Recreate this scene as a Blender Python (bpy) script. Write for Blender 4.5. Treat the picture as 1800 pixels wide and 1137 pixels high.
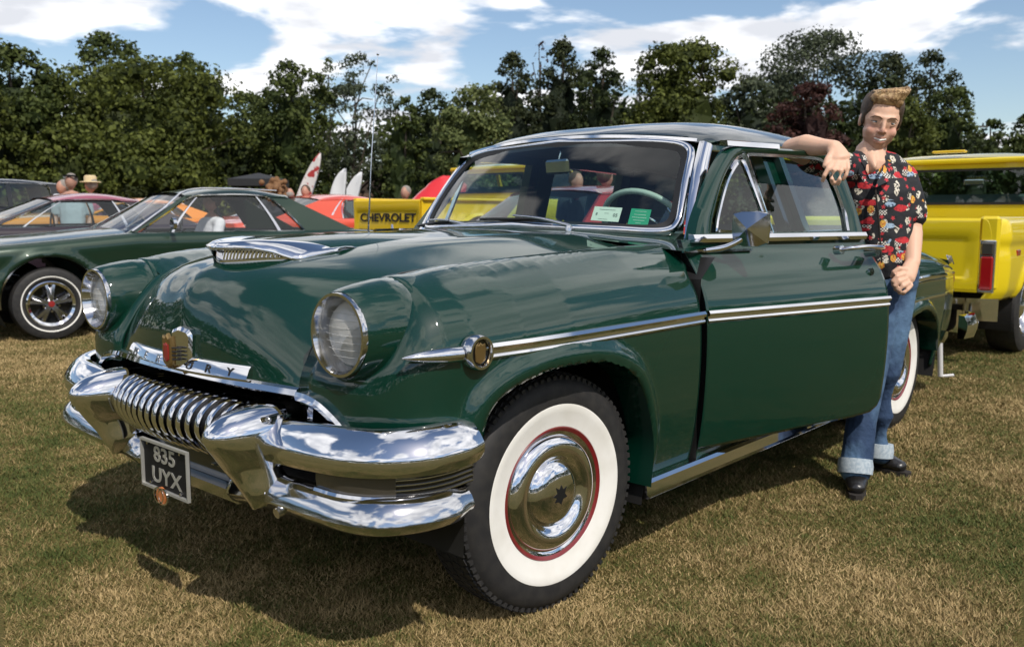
import bpy, bmesh, math, random
import numpy as np
from math import sin, cos, pi, radians, atan2, sqrt
from mathutils import Vector, Matrix
for o in list(bpy.data.objects): bpy.data.objects.remove(o)
S = bpy.context.scene; C = S.collection
rnd = random.Random(7); rng = np.random.default_rng(7)

# ---------------------------------------------------------------- camera
CP = np.array([1.9315, 2.4064, 1.1443]); FPX = 1562.1
_y, _p, _r = 3.86865, -0.12185, 0.00235
F = np.array([cos(_y)*cos(_p), sin(_y)*cos(_p), sin(_p)])
R = np.cross(F, [0, 0, 1]); R /= np.linalg.norm(R); U = np.cross(R, F)
R, U = R*cos(_r)+U*sin(_r), -R*sin(_r)+U*cos(_r)
FH = F*[1, 1, 0]; FH = FH/np.linalg.norm(FH)
cam = bpy.data.cameras.new('camera'); co = bpy.data.objects.new('camera', cam); C.objects.link(co)
m = Matrix.Identity(4)
for i in range(3):
    m[i][0] = R[i]; m[i][1] = U[i]; m[i][2] = -F[i]; m[i][3] = CP[i]
co.matrix_world = m
cam.sensor_width = 36; cam.lens = FPX/1800*36; cam.clip_start = .05; cam.clip_end = 3000
cam.dof.use_dof = True; cam.dof.focus_distance = 2.75; cam.dof.aperture_fstop = 5.6
S.camera = co
def at(u, v, d):      # survey helper: photograph position and distance -> place
    return CP + (F + R*(u-900)/FPX - U*(v-568.5)/FPX)*d
def gnd(u, d):
    p = CP + (FH + R*(u-900)/FPX)*d; return np.array([p[0], p[1], 0.])
def gpx(u, v):        # point of the ground seen at a photograph position
    r = F + R*(u-900)/FPX - U*(v-568.5)/FPX; p = CP - r*CP[2]/r[2]; return np.array([p[0], p[1], 0.])

# ---------------------------------------------------------------- sky and sun
SUN_EL, SUN_AZ = radians(50), atan2(.36, .93)
w = bpy.data.worlds.new('World'); S.world = w; w.use_nodes = True
nt = w.node_tree; N = nt.nodes; L = nt.links; N.clear()
def nd(t, **k):
    n = N.new(t)
    for a, b in k.items(): setattr(n, a, b)
    return n
sky = nd('ShaderNodeTexSky', sky_type='NISHITA', sun_disc=False, sun_elevation=SUN_EL, sun_rotation=SUN_AZ, air_density=1.0, dust_density=.6, ozone_density=1.5)
tc = nd('ShaderNodeTexCoord'); mp = nd('ShaderNodeMapping'); mp.inputs['Location'].default_value = (8.8, .3, .5)
no = nd('ShaderNodeTexNoise'); no.inputs['Scale'].default_value = 1.15; no.inputs['Detail'].default_value = 7; no.inputs['Roughness'].default_value = .52; no.inputs['Distortion'].default_value = .25
cr = nd('ShaderNodeValToRGB'); cr.color_ramp.elements[0].position = .475; cr.color_ramp.elements[1].position = .545
cr.color_ramp.interpolation = 'EASE'
no2 = nd('ShaderNodeTexNoise'); no2.inputs['Scale'].default_value = 3.2; no2.inputs['Detail'].default_value = 7
cr2 = nd('ShaderNodeValToRGB'); cr2.color_ramp.elements[0].position = .38; cr2.color_ramp.elements[0].color = (6.3, 6.5, 7.0, 1); cr2.color_ramp.elements[1].position = .60; cr2.color_ramp.elements[1].color = (10.5, 10.5, 10.6, 1)
mx = nd('ShaderNodeMix', data_type='RGBA'); bg = nd('ShaderNodeBackground'); ou = nd('ShaderNodeOutputWorld')
sx_ = nd('ShaderNodeSeparateXYZ'); mz = nd('ShaderNodeMath', operation='MAXIMUM'); mz.inputs[1].default_value = 0.; az = nd('ShaderNodeMath', operation='ADD'); az.inputs[1].default_value = .13
dx = nd('ShaderNodeMath', operation='DIVIDE'); dy = nd('ShaderNodeMath', operation='DIVIDE'); cx = nd('ShaderNodeCombineXYZ')   # cloud deck: direction projected on a high flat layer
L.new(tc.outputs['Generated'], sx_.inputs[0]); L.new(sx_.outputs['Z'], mz.inputs[0]); L.new(mz.outputs[0], az.inputs[0])
for d_, k_ in ((dx, 'X'), (dy, 'Y')): L.new(sx_.outputs[k_], d_.inputs[0]); L.new(az.outputs[0], d_.inputs[1]); L.new(d_.outputs[0], cx.inputs[k_])
L.new(cx.outputs[0], mp.inputs['Vector']); L.new(mp.outputs[0], no.inputs['Vector']); L.new(no.outputs['Fac'], cr.inputs[0])
L.new(mp.outputs[0], no2.inputs['Vector']); L.new(no2.outputs['Fac'], cr2.inputs[0])
L.new(cr.outputs[0], mx.inputs['Factor']); L.new(sky.outputs[0], mx.inputs['A']); L.new(cr2.outputs[0], mx.inputs['B'])
L.new(mx.outputs['Result'], bg.inputs['Color']); bg.inputs['Strength'].default_value = .115; L.new(bg.outputs[0], ou.inputs[0])
sl = bpy.data.lights.new('sun', 'SUN'); sl.energy = 3.6; sl.angle = radians(.53); sl.color = (1, .93, .84)
so = bpy.data.objects.new('sun', sl); C.objects.link(so)
sd = Vector((sin(SUN_AZ)*cos(SUN_EL), cos(SUN_AZ)*cos(SUN_EL), sin(SUN_EL)))
so.rotation_euler = sd.to_track_quat('Z', 'Y').to_euler(); so.location = (0, 0, 30)
S.view_settings.view_transform = 'Standard'; S.view_settings.look = 'None'; S.view_settings.exposure = .14; S.view_settings.gamma = 1
S.view_settings.use_curve_mapping = False
S.render.engine = 'CYCLES'; S.cycles.max_bounces = 10; S.cycles.transparent_max_bounces = 24; S.cycles.glossy_bounces = 5

# ---------------------------------------------------------------- materials
def mat(name, col=(.5, .5, .5), rough=.5, metal=0., coat=0., spec=.5, crough=.03, noise=None, bump=None, alpha=None, trans=0., emit=None):
    """noise = (scale, colour2, lo, hi); bump = (scale, strength, distance)"""
    M = bpy.data.materials.new(name); M.use_nodes = True
    t = M.node_tree; b = t.nodes['Principled BSDF']
    b.inputs['Base Color'].default_value = (*col, 1); b.inputs['Roughness'].default_value = rough
    b.inputs['Metallic'].default_value = metal; b.inputs['Coat Weight'].default_value = coat
    b.inputs['Coat Roughness'].default_value = crough; b.inputs['Specular IOR Level'].default_value = spec
    if trans: b.inputs['Transmission Weight'].default_value = trans
    if emit: b.inputs['Emission Color'].default_value = (*emit, 1); b.inputs['Emission Strength'].default_value = 1
    tcn = t.nodes.new('ShaderNodeTexCoord') if noise or bump else None
    if noise:
        n = t.nodes.new('ShaderNodeTexNoise'); n.inputs['Scale'].default_value = noise[0]; n.inputs['Detail'].default_value = 6
        r = t.nodes.new('ShaderNodeValToRGB'); r.color_ramp.elements[0].position = noise[2]; r.color_ramp.elements[1].position = noise[3]
        r.color_ramp.elements[0].color = (*col, 1); r.color_ramp.elements[1].color = (*noise[1], 1)
        t.links.new(tcn.outputs['Object'], n.inputs['Vector']); t.links.new(n.outputs['Fac'], r.inputs[0]); t.links.new(r.outputs[0], b.inputs['Base Color'])
    if bump:
        n = t.nodes.new('ShaderNodeTexNoise'); n.inputs['Scale'].default_value = bump[0]; n.inputs['Detail'].default_value = 5
        bp = t.nodes.new('ShaderNodeBump'); bp.inputs['Strength'].default_value = bump[1]; bp.inputs['Distance'].default_value = bump[2]
        t.links.new(tcn.outputs['Object'], n.inputs['Vector']); t.links.new(n.outputs['Fac'], bp.inputs['Height']); t.links.new(bp.outputs[0], b.inputs['Normal'])
        if coat and bump[0] < 40: t.links.new(bp.outputs[0], b.inputs['Coat Normal'])
    return M
def glass(name, tint, refl=1.0, frost=0.):
    M = bpy.data.materials.new(name); M.use_nodes = True; t = M.node_tree; t.nodes.clear()
    o = t.nodes.new('ShaderNodeOutputMaterial'); g = t.nodes.new('ShaderNodeBsdfGlossy'); g.inputs['Roughness'].default_value = .01
    tr = t.nodes.new('ShaderNodeBsdfTransparent'); tr.inputs['Color'].default_value = (*tint, 1)
    lw = t.nodes.new('ShaderNodeLayerWeight'); lw.inputs['Blend'].default_value = .5; pw = t.nodes.new('ShaderNodeMath'); pw.operation = 'POWER'; pw.inputs[1].default_value = 4.5
    fr = t.nodes.new('ShaderNodeMath'); fr.operation = 'MULTIPLY_ADD'; fr.inputs[1].default_value = .9; fr.inputs[2].default_value = .075; mi = t.nodes.new('ShaderNodeMixShader')
    t.links.new(lw.outputs['Facing'], pw.inputs[0]); t.links.new(pw.outputs[0], fr.inputs[0])
    t.links.new(fr.outputs[0], mi.inputs[0]); t.links.new(tr.outputs[0], mi.inputs[1]); t.links.new(g.outputs[0], mi.inputs[2]); t.links.new(mi.outputs[0], o.inputs[0])
    if frost:
        df = t.nodes.new('ShaderNodeBsdfDiffuse'); df.inputs['Color'].default_value = (.72, .72, .70, 1); m2 = t.nodes.new('ShaderNodeMixShader'); m2.inputs[0].default_value = frost; t.links.new(mi.outputs[0], m2.inputs[1]); t.links.new(df.outputs[0], m2.inputs[2]); t.links.new(m2.outputs[0], o.inputs[0])
    return M
M = {}
M['green'] = mat('green paint', (.0002, .0245, .0145), .5, 0., 1.0, spec=.1, crough=.045); M['green'].node_tree.nodes['Principled BSDF'].inputs['Coat IOR'].default_value = 1.6
M['roofp'] = mat('dark roof paint', (.004, .014, .018), .4, 0., 1.0, spec=.2, crough=.04)
M['chrome'] = mat('chrome', (.74, .74, .76), .055, 1., bump=(7, .02, .01))
M['chromed'] = mat('worn chrome', (.60, .60, .61), .10, 1., bump=(12, .04, .01))
M['alu'] = mat('brushed trim', (.62, .62, .64), .22, 1.)
M['black'] = mat('black', (.006, .006, .006), .7, noise=(6, (.012, .011, .010), .3, .7))
M['gloss'] = mat('gloss black', (.006, .006, .007), .2, coat=.6)
M['rubber'] = mat('tyre rubber', (.017, .017, .018), .62, spec=.35, noise=(30, (.034, .032, .03), .35, .8), bump=(220, .2, .002))
M['seal'] = mat('rubber seal', (.01, .01, .01), .5)
M['white'] = mat('whitewall', (.78, .77, .73), .45, noise=(9, (.66, .64, .58), .45, .8))
M['redl'] = mat('red rim paint', (.17, .012, .014), .3, coat=.5)
M['lens'] = mat('headlamp glass', (.75, .75, .74), .06, spec=.8, noise=(14, (.4, .4, .42), .4, .65), bump=(60, .5, .004), coat=1.)
M['hglass'] = glass('headlamp front glass', (.93, .94, .95), frost=.42); M['refl'] = mat('lamp reflector', (.85, .85, .84), .38, 1., bump=(40, .3, .004))
M['gold'] = mat('gold crest', (.36, .24, .10), .35, .9)
M['crestred'] = mat('crest red', (.25, .02, .02), .3, coat=.5)
M['plate'] = mat('plate black', (.010, .010, .010), .6, spec=.2)
M['silver'] = mat('plate silver', (.55, .55, .52), .35, .6)
M['wglass'] = glass('windscreen glass', (.80, .92, .90)); M['sglass'] = glass('side glass', (.78, .91, .91)); M['cglass'] = glass('clear glass', (.95, .97, .97)); M['dglass'] = glass('dark glass', (.35, .42, .42))
M['inter'] = mat('interior cloth', (.05, .075, .07), .8, bump=(200, .3, .002)); M['head'] = mat('headliner', (.16, .17, .165), .9)
M['dash'] = mat('dash paint', (.02, .07, .055), .3, coat=.6)
M['cream'] = mat('cream plastic', (.42, .50, .43), .3, coat=.5)
M['amber'] = mat('lamp lens', (.045, .04, .032), .08, coat=1., bump=(90, .4, .003)); M['tail'] = mat('tail lamp red', (.3, .008, .01), .12, coat=1.)
M['mirror'] = mat('mirror glass', (.8, .8, .8), .01, 1.)
M['stick1'] = mat('cream sticker', (.62, .68, .58), .5); M['stick2'] = mat('green sticker', (.01, .28, .14), .5); M['ink'] = mat('sticker ink', (.05, .07, .06), .6)
M['badge'] = mat('orange enamel', (.50, .16, .05), .3, coat=.5)

# ---------------------------------------------------------------- helpers
def link(name, me, m, parent=None, smooth=True, sharp=38):
    o = bpy.data.objects.new(name, me); C.objects.link(o)
    if m is not None: me.materials.append(M[m] if isinstance(m, str) else m)
    if parent is not None: o.parent = parent
    if smooth:
        me.shade_smooth()
        if sharp: me.set_sharp_from_angle(angle=radians(sharp))
    return o
def mesh(name, v, f, m=None, parent=None, smooth=True, sharp=38, mats=None, mi=None):
    me = bpy.data.meshes.new(name); me.from_pydata([tuple(map(float, p)) for p in v], [], [tuple(map(int, q)) for q in f]); me.update()
    o = link(name, me, m, parent, smooth, sharp)
    if mats:
        for k in mats: me.materials.append(M[k])
        if mi is not None: me.polygons.foreach_set('material_index', mi)
    return o
def tag(o, label=None, cat=None, group=None, kind=None):
    if label: o['label'] = label
    if cat: o['category'] = cat
    if group: o['group'] = group
    if kind: o['kind'] = kind
    return o
def empty(name, loc=(0, 0, 0), rz=0, **k):
    o = bpy.data.objects.new(name, None); C.objects.link(o); o.location = loc; o.rotation_euler = (0, 0, rz); o.empty_display_size = .2
    return tag(o, **k)
def cat(pts, n):
    """Catmull-Rom (centripetal-ish) resample of a point list to n points, by chord length"""
    P = np.array(pts, float)
    if len(P) < 3: 
        t = np.linspace(0, 1, n)[:, None]; return P[0]*(1-t)+P[-1]*t
    d = np.r_[0, np.cumsum(np.linalg.norm(np.diff(P, axis=0), axis=1)+1e-9)]
    T = np.zeros_like(P)
    for i in range(len(P)):
        a = max(i-1, 0); b = min(i+1, len(P)-1); T[i] = (P[b]-P[a])/(d[b]-d[a])
    s = np.linspace(0, d[-1], n); out = []
    for x in s:
        i = min(max(np.searchsorted(d, x, 'right')-1, 0), len(P)-2); h = d[i+1]-d[i]; t = (x-d[i])/h
        out.append((2*t**3-3*t*t+1)*P[i]+(t**3-2*t*t+t)*h*T[i]+(-2*t**3+3*t*t)*P[i+1]+(t**3-t*t)*h*T[i+1])
    return np.array(out)
def gfaces(nu, nv, cu=False, cv=False, off=0, flip=False):
    f = []
    for i in range(nu if cu else nu-1):
        for j in range(nv if cv else nv-1):
            a = i*nv+j; b = ((i+1) % nu)*nv+j; c = ((i+1) % nu)*nv+(j+1) % nv; d = i*nv+(j+1) % nv
            q = [a+off, b+off, c+off, d+off]; f.append(q[::-1] if flip else q)
    return f
def grid(name, G, m, parent=None, cu=False, cv=False, flip=False, sharp=38, thick=0):
    G = np.array(G); nu, nv = G.shape[:2]
    o = mesh(name, G.reshape(-1, 3), gfaces(nu, nv, cu, cv, 0, flip), m, parent, sharp=sharp)
    if thick:
        md = o.modifiers.new('s', 'SOLIDIFY'); md.thickness = thick; md.offset = 0
    return o
def sweep(path, sec, up=(0, 0, 1), closed=False, scale=None):
    """sections sec (k,2) [side, up] swept along path; returns verts, faces with caps"""
    P = np.array(path, float); n = len(P); V = []; up = np.array(up, float)
    if scale is not None and len(scale) != n: scale = np.interp(np.linspace(0, 1, n), np.linspace(0, 1, len(scale)), scale)
    for i in range(n):
        a = P[(i-1) % n] if closed or i > 0 else P[i]; b = P[(i+1) % n] if closed or i < n-1 else P[i]
        t = b-a; t /= np.linalg.norm(t)+1e-12; s = np.cross(t, up); s /= np.linalg.norm(s)+1e-12; u = np.cross(s, t)
        k = 1 if scale is None else scale[i]
        se = sec[i] if isinstance(sec, list) and len(sec) == n and np.ndim(sec[i]) == 2 else sec
        for q in se: V.append(P[i]+(s*q[0]+u*q[1])*k)
    ns = len(sec[0]) if isinstance(sec, list) and np.ndim(sec[0]) == 2 else len(sec)
    f = gfaces(n, ns, closed, True)
    if not closed: f += [list(range(ns)), list(range((n-1)*ns, n*ns))[::-1]]
    return V, f
def circ(r, n=10, r2=None): return [(r*cos(2*pi*i/n), (r2 or r)*sin(2*pi*i/n)) for i in range(n)]
def tube(name, path, r, m, parent=None, n=10, scale=None, up=(0, 0, 1), closed=False, r2=None, smooth_n=0):
    if smooth_n: path = cat(path, smooth_n)
    V, f = sweep(path, circ(r, n, r2), up, closed, scale); return mesh(name, V, f, m, parent, sharp=50)
def sec_strip(name, path, sec, m, parent=None, up=(0, 0, 1), n=0, closed=False, sharp=30, scale=None):
    if n: path = cat(path, n)
    V, f = sweep(path, sec, up, closed, scale); return mesh(name, V, f, m, parent, sharp=sharp)
def boxv(c, s, rot=None, bev=0):
    """bevelled box verts/faces"""
    cx, cy, cz = c; a, b, h = [q/2 for q in s]
    if bev:
        k = min(bev, a*.9, b*.9, h*.9); V = []
        for z, q in ((-h, k), (-h+k, 0), (h-k, 0), (h, k)):
            A, B = a-q, b-q; kk = k if q == 0 else k*.3
            V += [(A, B-kk, z), (A-kk, B, z), (-A+kk, B, z), (-A, B-kk, z), (-A, -B+kk, z), (-A+kk, -B, z), (A-kk, -B, z), (A, -B+kk, z)]
        f = gfaces(4, 8, False, True) + [list(range(8))[::-1], list(range(24, 32))]
        f = [q[::-1] for q in f[:-2]] + f[-2:]
    else:
        V = [(x*a, y*b, z*h) for x in (-1, 1) for y in (-1, 1) for z in (-1, 1)]
        f = [(0, 1, 3, 2), (4, 6, 7, 5), (0, 4, 5, 1), (2, 3, 7, 6), (0, 2, 6, 4), (1, 5, 7, 3)]
    V = np.array(V, float)
    if rot is not None: V = V @ np.array(rot).T
    return V+np.array(c), f
def box(name, c, s, m, parent=None, rot=None, bev=0): 
    V, f = boxv(c, s, rot, bev); return mesh(name, V, f, m, parent, sharp=30)
def rotz(a): return np.array([[cos(a), -sin(a), 0], [sin(a), cos(a), 0], [0, 0, 1]])
def roty(a): return np.array([[cos(a), 0, sin(a)], [0, 1, 0], [-sin(a), 0, cos(a)]])
def rotx(a): return np.array([[1, 0, 0], [0, cos(a), -sin(a)], [0, sin(a), cos(a)]])
def lathe(name, prof, m, parent=None, n=48, c=(0, 0, 0), R3=None, sharp=35, arc=2*pi):
    """prof = (radius, along +y); axis y"""
    V = []
    for i in range(n):
        a = arc*i/n
        for r, h in prof: V.append((r*cos(a), h, r*sin(a)))
    V = np.array(V)
    if R3 is not None: V = V @ R3.T
    return mesh(name, V+np.array(c), gfaces(n, len(prof), True, False), m, parent, sharp=sharp)
def join_vf(lst):
    V = []; f = []
    for v, q in lst:
        o = len(V); V += [tuple(p) for p in v]; f += [[i+o for i in k] for k in q]
    return V, f
def mirror_of(o, name=None, parent=None):
    me = o.data.copy(); n = len(me.vertices); a = np.zeros(n*3); me.vertices.foreach_get('co', a); a = a.reshape(-1, 3); a[:, 1] *= -1
    me.vertices.foreach_set('co', a.ravel()); me.flip_normals(); me.update()
    c = bpy.data.objects.new(name or o.name.split('.')[0], me); C.objects.link(c); c.parent = parent or o.parent
    for md in o.modifiers:
        if md.type == 'SOLIDIFY': k = c.modifiers.new('s', 'SOLIDIFY'); k.thickness = md.thickness; k.offset = 0
    return c
def text(name, s, size, M4, m, parent=None, ext=.001, bold=0, xs=1.0, shear=0, bev=0):
    cu = bpy.data.curves.new(name, 'FONT'); cu.body = s; cu.size = size; cu.extrude = ext; cu.align_x = 'CENTER'; cu.align_y = 'CENTER'; cu.offset = bold; cu.shear = shear; cu.bevel_depth = bev
    cu.resolution_u = 3
    t = bpy.data.objects.new('t', cu); C.objects.link(t); bpy.context.view_layer.update()
    me = bpy.data.meshes.new_from_object(t.evaluated_get(bpy.context.evaluated_depsgraph_get())); bpy.data.objects.remove(t)
    me.transform(Matrix.Diagonal((xs, 1, 1, 1))); me.transform(M4); me.materials.clear()
    return link(name, me, m, parent, smooth=False)
def frame4(o, x, y):
    x = Vector(x).normalized(); y = Vector(y); z = x.cross(y).normalized(); y = z.cross(x)
    q = Matrix.Identity(4)
    for i in range(3): q[i][0] = x[i]; q[i][1] = y[i]; q[i][2] = z[i]; q[i][3] = o[i]
    return q
def lerp(a, b, t): return a+(b-a)*t
def sstep(x, a, b): t = np.clip((x-a)/(b-a), 0, 1); return t*t*(3-2*t)

# ---------------------------------------------------------------- the green 1950s saloon
car = empty('vintage_car', (0, 0, 0), label='large glossy dark green 1950s saloon with chrome bumper, whitewall tyres and its driver door open', cat='car')
ki = lambda x, a, b: float(np.interp(x, a, b))
def Wd(x): return float(np.interp(x, [-4.2, -4.1, -4.0, -3.6, -3.0, -2.4, -1.7, -.7, 0, .2, .37, .45], [.70, .76, .795, .86, .905, .925, .93, .925, .925, .92, .905, .885]))
def ZC(x): return float(np.interp(x, [-4.2, -4.05, -3.9, -3.5, -3.0, -2.6, -1.0, -.4, 0, .25, .45, .6], [.82, .88, .92, .965, 1.0, 1.035, 1.035, 1.035, 1.025, 1.01, .99, .965]))
PF = [(.04, .30), (.02, .40), (.006, .52), (0, .64), (0, .74), (.004, .80), (.016, .86), (.045, .92), (.09, .968), (.15, 1.005), (.22, 1.03), (.30, 1.03), (.38, 1.018), (.44, 1.008)]
PD = [(.04, .30), (.02, .40), (.006, .52), (0, .64), (0, .74), (.004, .80), (.016, .86), (.042, .92), (.075, .968), (.105, 1.005), (.122, 1.03), (.130, 1.05), (.135, 1.062)]
PN = [(.0, .60), (.0, .64), (.0, .68), (.0, .71), (.008, .74), (.018, .76), (.06, .824), (.105, .878), (.14, .91), (.185, .938), (.22, .953), (.25, .965), (.28, .973), (.32, .98)]
def prof(x, kind='f', n=60, zb=.30, w=0.):
    A = np.array(PD if kind == 'd' else PF)
    if kind != 'd':
        k = (ZC(x)-.80)/.23; z = A[:, 1]; z = np.where(z > .8, .8+(z-.8)*k, z); A = np.c_[A[:, 0], z]
    if w: A = A*(1-w)+np.array(PN)*w
    B = cat(A, 200); B = B[B[:, 1] >= zb-1e-6] if zb > .31 else B
    B[0, 1] = zb
    return cat(B[::3] if len(B) > 100 else B[::2], n)
def side_y(x, z, kind='f'):
    B = cat(PD if kind == 'd' else PF, 120); B = B[:100]
    return Wd(x)-float(np.interp(z, B[:, 1], B[:, 0]))
# wheel-arch outlines in polar form about (x0, .40)
FA = np.array([(.395, .30), (.385, .50), (.375, .58), (.345, .655), (.29, .695), (.17, .727), (.032, .735), (-.121, .722), (-.219, .690), (-.289, .645), (-.344, .559), (-.378, .46), (-.384, .40), (-.375, .33), (-.36, .24)])
RA = np.array([(.40, .24), (.42, .34), (.41, .45), (.36, .54), (.25, .60), (.10, .63), (-.05, .635), (-.2, .62), (-.33, .565), (-.41, .47), (-.43, .38), (-.40, .24)])
def arch_rho(A):
    B = cat(A, 80); th = np.arctan2(B[:, 1]-.40, B[:, 0]); r = np.hypot(B[:, 0], B[:, 1]-.40); i = np.argsort(th); th, r = th[i], r[i]
    return lambda t: np.interp(t, th, r, period=2*pi)
RF, RR = arch_rho(FA), arch_rho(RA)
def cut_arch(G, x0, rho, cell=.016, fl=.024):
    """G (nu,nv,3): flare the surface round the opening, snap to it and report deleted vertices"""
    X = G[..., 0]-x0; Z = G[..., 2]-.40; th = np.arctan2(Z, X); r = np.hypot(X, Z); rh = rho(np.where(Z < -.12, np.where(X > 0, -.3, pi+.3), th))
    rh = np.where(Z < -.06, np.abs(rh*np.cos(np.where(X > 0, -.15, pi+.15)))/np.maximum(np.abs(np.cos(th)), .05), rh)
    d = r-rh; on = (G[..., 2] < .93)
    k = np.where(on, fl*(1-sstep(d, .035, .075))*sstep(d, -.02, .012), 0); G[..., 1] += np.sign(G[..., 1])*k
    dead = on & (d < -cell); snap = on & (d < 0) & ~dead
    s = np.where(snap, rh/np.maximum(r, 1e-6), 1); G[..., 0] = x0+X*s; G[..., 2] = .40+Z*s
    return dead, snap
def panel(name, G, cuts, m, parent, flip=False):
    nu, nv = G.shape[:2]; dead = np.zeros((nu, nv), bool); sn = dead.copy()
    for x0, rho in cuts:
        a, b = cut_arch(G, x0, rho); dead |= a; sn |= b
    dd = (dead | sn).ravel(); d1 = dead.ravel(); f = [q for q in gfaces(nu, nv, flip=flip) if not any(d1[i] for i in q) and not all(dd[i] for i in q)]
    used = sorted({i for q in f for i in q}); mp_ = {i: k for k, i in enumerate(used)}; V = G.reshape(-1, 3)[used]
    o = mesh(name, V, [[mp_[i] for i in q] for q in f], m, parent, sharp=45)
    md = o.modifiers.new('s', 'SOLIDIFY'); md.thickness = .012; md.offset = -1 if not flip else 1
    return o
cen = [(.668, .695), (.672, .72), (.674, .76), (.670, .80), (.660, .85), (.645, .90), (.622, .945), (.588, .978), (.545, .998), (.49, 1.012), (.42, 1.025), (.34, 1.038), (.24, 1.052), (.12, 1.066), (.0, 1.076), (-.27, 1.088), (-.5, 1.090), (-.74, 1.084)]
edg = [(.612, .690), (.609, .71), (.602, .735), (.594, .76), (.575, .795), (.54, .845), (.505, .882), (.46, .918), (.43, .936), (.39, .953), (.35, .968), (.30, .978), (.24, .985), (.17, .990), (.0, .996), (-.27, 1.010), (-.5, 1.022), (-.74, 1.030)]
NS = 140; ce, ed = cat(cen, NS), cat(edg, NS)
seam = [.496+.09*sstep(-e[0], -.5, .6) for e in ed]
def smo(A, n=3):
    for _ in range(n): A[2:-2] = (A[:-4]+A[1:-3]*2+A[2:-2]*3+A[3:-1]*2+A[4:])/9
    return A
ce, ed = smo(ce, 12), smo(ed, 14)
def seam_at(x):
    i = int(np.argmin(np.abs(ed[:, 0]-x))); return seam[i], ed[i][1]
# front fender: columns run from the hood seam round the nose and back to the door gap
cols = []
nose = [(.612, .50, -1, 0, 1.), (.612, .56, -1, 0, 1.), (.608, .63, -1, -.05, 1.), (.600, .70, -1, -.2, .92), (.580, .765, -.85, -.5, .72), (.545, .825, -.6, -.8, .42), (.50, .862, -.3, -.95, .16), (.45, .885, -.05, -1, 0.)]
NZ = cat([(a, b, c, d, e, 0) for a, b, c, d, e in nose], 34)
for a, b, c, d, e, _z in NZ:
    l = sqrt(c*c+d*d); zb = float(np.interp(b, [.5, .58, .64, .69, .75], [.66, .655, .64, .61, .605])); cols.append((a, b, c/l, d/l, e, zb))
for x in np.arange(.438, -.692, -.0125): cols.append((x, Wd(x), 0, -1, 0., ki(x, [-.3, .3, .6], [.30, .60, .60])))
G = []
for a, b, c, d, e, zb in cols:
    P = prof(min(a, .45), 'f', 66, zb, float(np.clip(e, 0, 1))); sy, sz = seam_at(a); end = P[-1].copy(); kk = float(np.clip(1-e*1.5, 0, 1))
    t_ = np.clip((P[:, 0]-.12)/(end[0]-.12), 0, 1); t2 = t_*t_*(3-2*t_); P[:, 0] += kk*t_*((b-sy)-end[0]); P[:, 1] += kk*t2*(sz-.003-end[1])
    ex = -.062*float(sstep(-a, .50, .69)); G.append([(a+c*q[0]+ex*float(sstep(q[0], .05, .12)), b+d*q[0], q[1]) for q in P])
G = np.array(G)
fend = panel('front_fender', G, [(0, RF)], 'green', car); mirror_of(fend)
# inner wheel-well lip and dark well
def lip(name, A, x0, sgn=1):
    B = cat(A, 50); Gl = [[(x0+x, sgn*(Wd(x0+x)+.016-k), z) for k in (0, .004, .07, .10)] for x, z in B]
    return grid(name, Gl, 'green', car, sharp=60)
FL = np.vstack([FA[2:-1], [(-.372, .30)]]); lip('wheel_arch_lip', FL, 0); lip('wheel_arch_lip', FL, 0, -1)
for sg in (1, -1):
    Gw = [[(x*1.06, sg*y, .4+(z-.4)*1.06) for y in (.90, .55)] for x, z in cat(FA, 30)]
    Gw2 = [[(-3+x*1.06, sg*y, .4+(z-.4)*1.06) for y in (.87, .5)] for x, z in cat(RA, 30)]
    grid('wheel_well', Gw, 'black', car, flip=sg < 0); grid('wheel_well', Gw2, 'black', car, flip=sg < 0)
box('underbody', (-1.75, 0, .42), (4.2, 1.08, .26), 'black', car)  # plain black boxes, added to block light under the car
box('underbody', (-1.72, 0, .34), (1.9, 1.66, .16), 'black', car)
box('underbody', (.40, 0, .52), (.26, 1.3, .16), 'black', car)
# closed door panels, quarters, right side
def side_grid(x0, x1, zb=.30, kind='d', n=60, nx=None):
    xs = np.linspace(x0, x1, nx or int(abs(x1-x0)/.0125)); G = []
    for x in xs:
        z0 = zb(x) if callable(zb) else zb; P = prof(x, kind, n, z0); G.append([(x, Wd(x)-q[0], q[1]) for q in P])
    return np.array(G)
qb = lambda x: ki(x, [-4.2, -3.95, -3.5, -3.3, -2.6], [.60, .46, .30, .27, .30])
# rear door + quarter on each side; the right side also has its front door
rd = grid('rear_door', side_grid(-1.768, -2.60), 'green', car, thick=.01); mirror_of(rd)
def quarter():
    xs = np.r_[np.arange(-2.606, -4.0, -.0125), np.arange(-4.0, -4.19, -.01)]; G = []
    for x in xs:
        w = sstep(-x, 2.6, 2.95); a = prof(x, 'd', 60, qb(x)); b = prof(x, 'f', 60, qb(x)); a = a*(1-w)+b*w
        G.append([(x, Wd(x)-q[0], q[1]) for q in a])
    return np.array(G)
qp = panel('rear_quarter', quarter(), [(-3.0, RR)], 'green', car); mirror_of(qp)
rfd = grid('front_door', side_grid(-.712, -1.757), 'green', car, thick=.01); m_ = mirror_of(rfd); bpy.data.objects.remove(rfd)
lip('wheel_arch_lip', RA[2:-1], -3.0)
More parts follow.
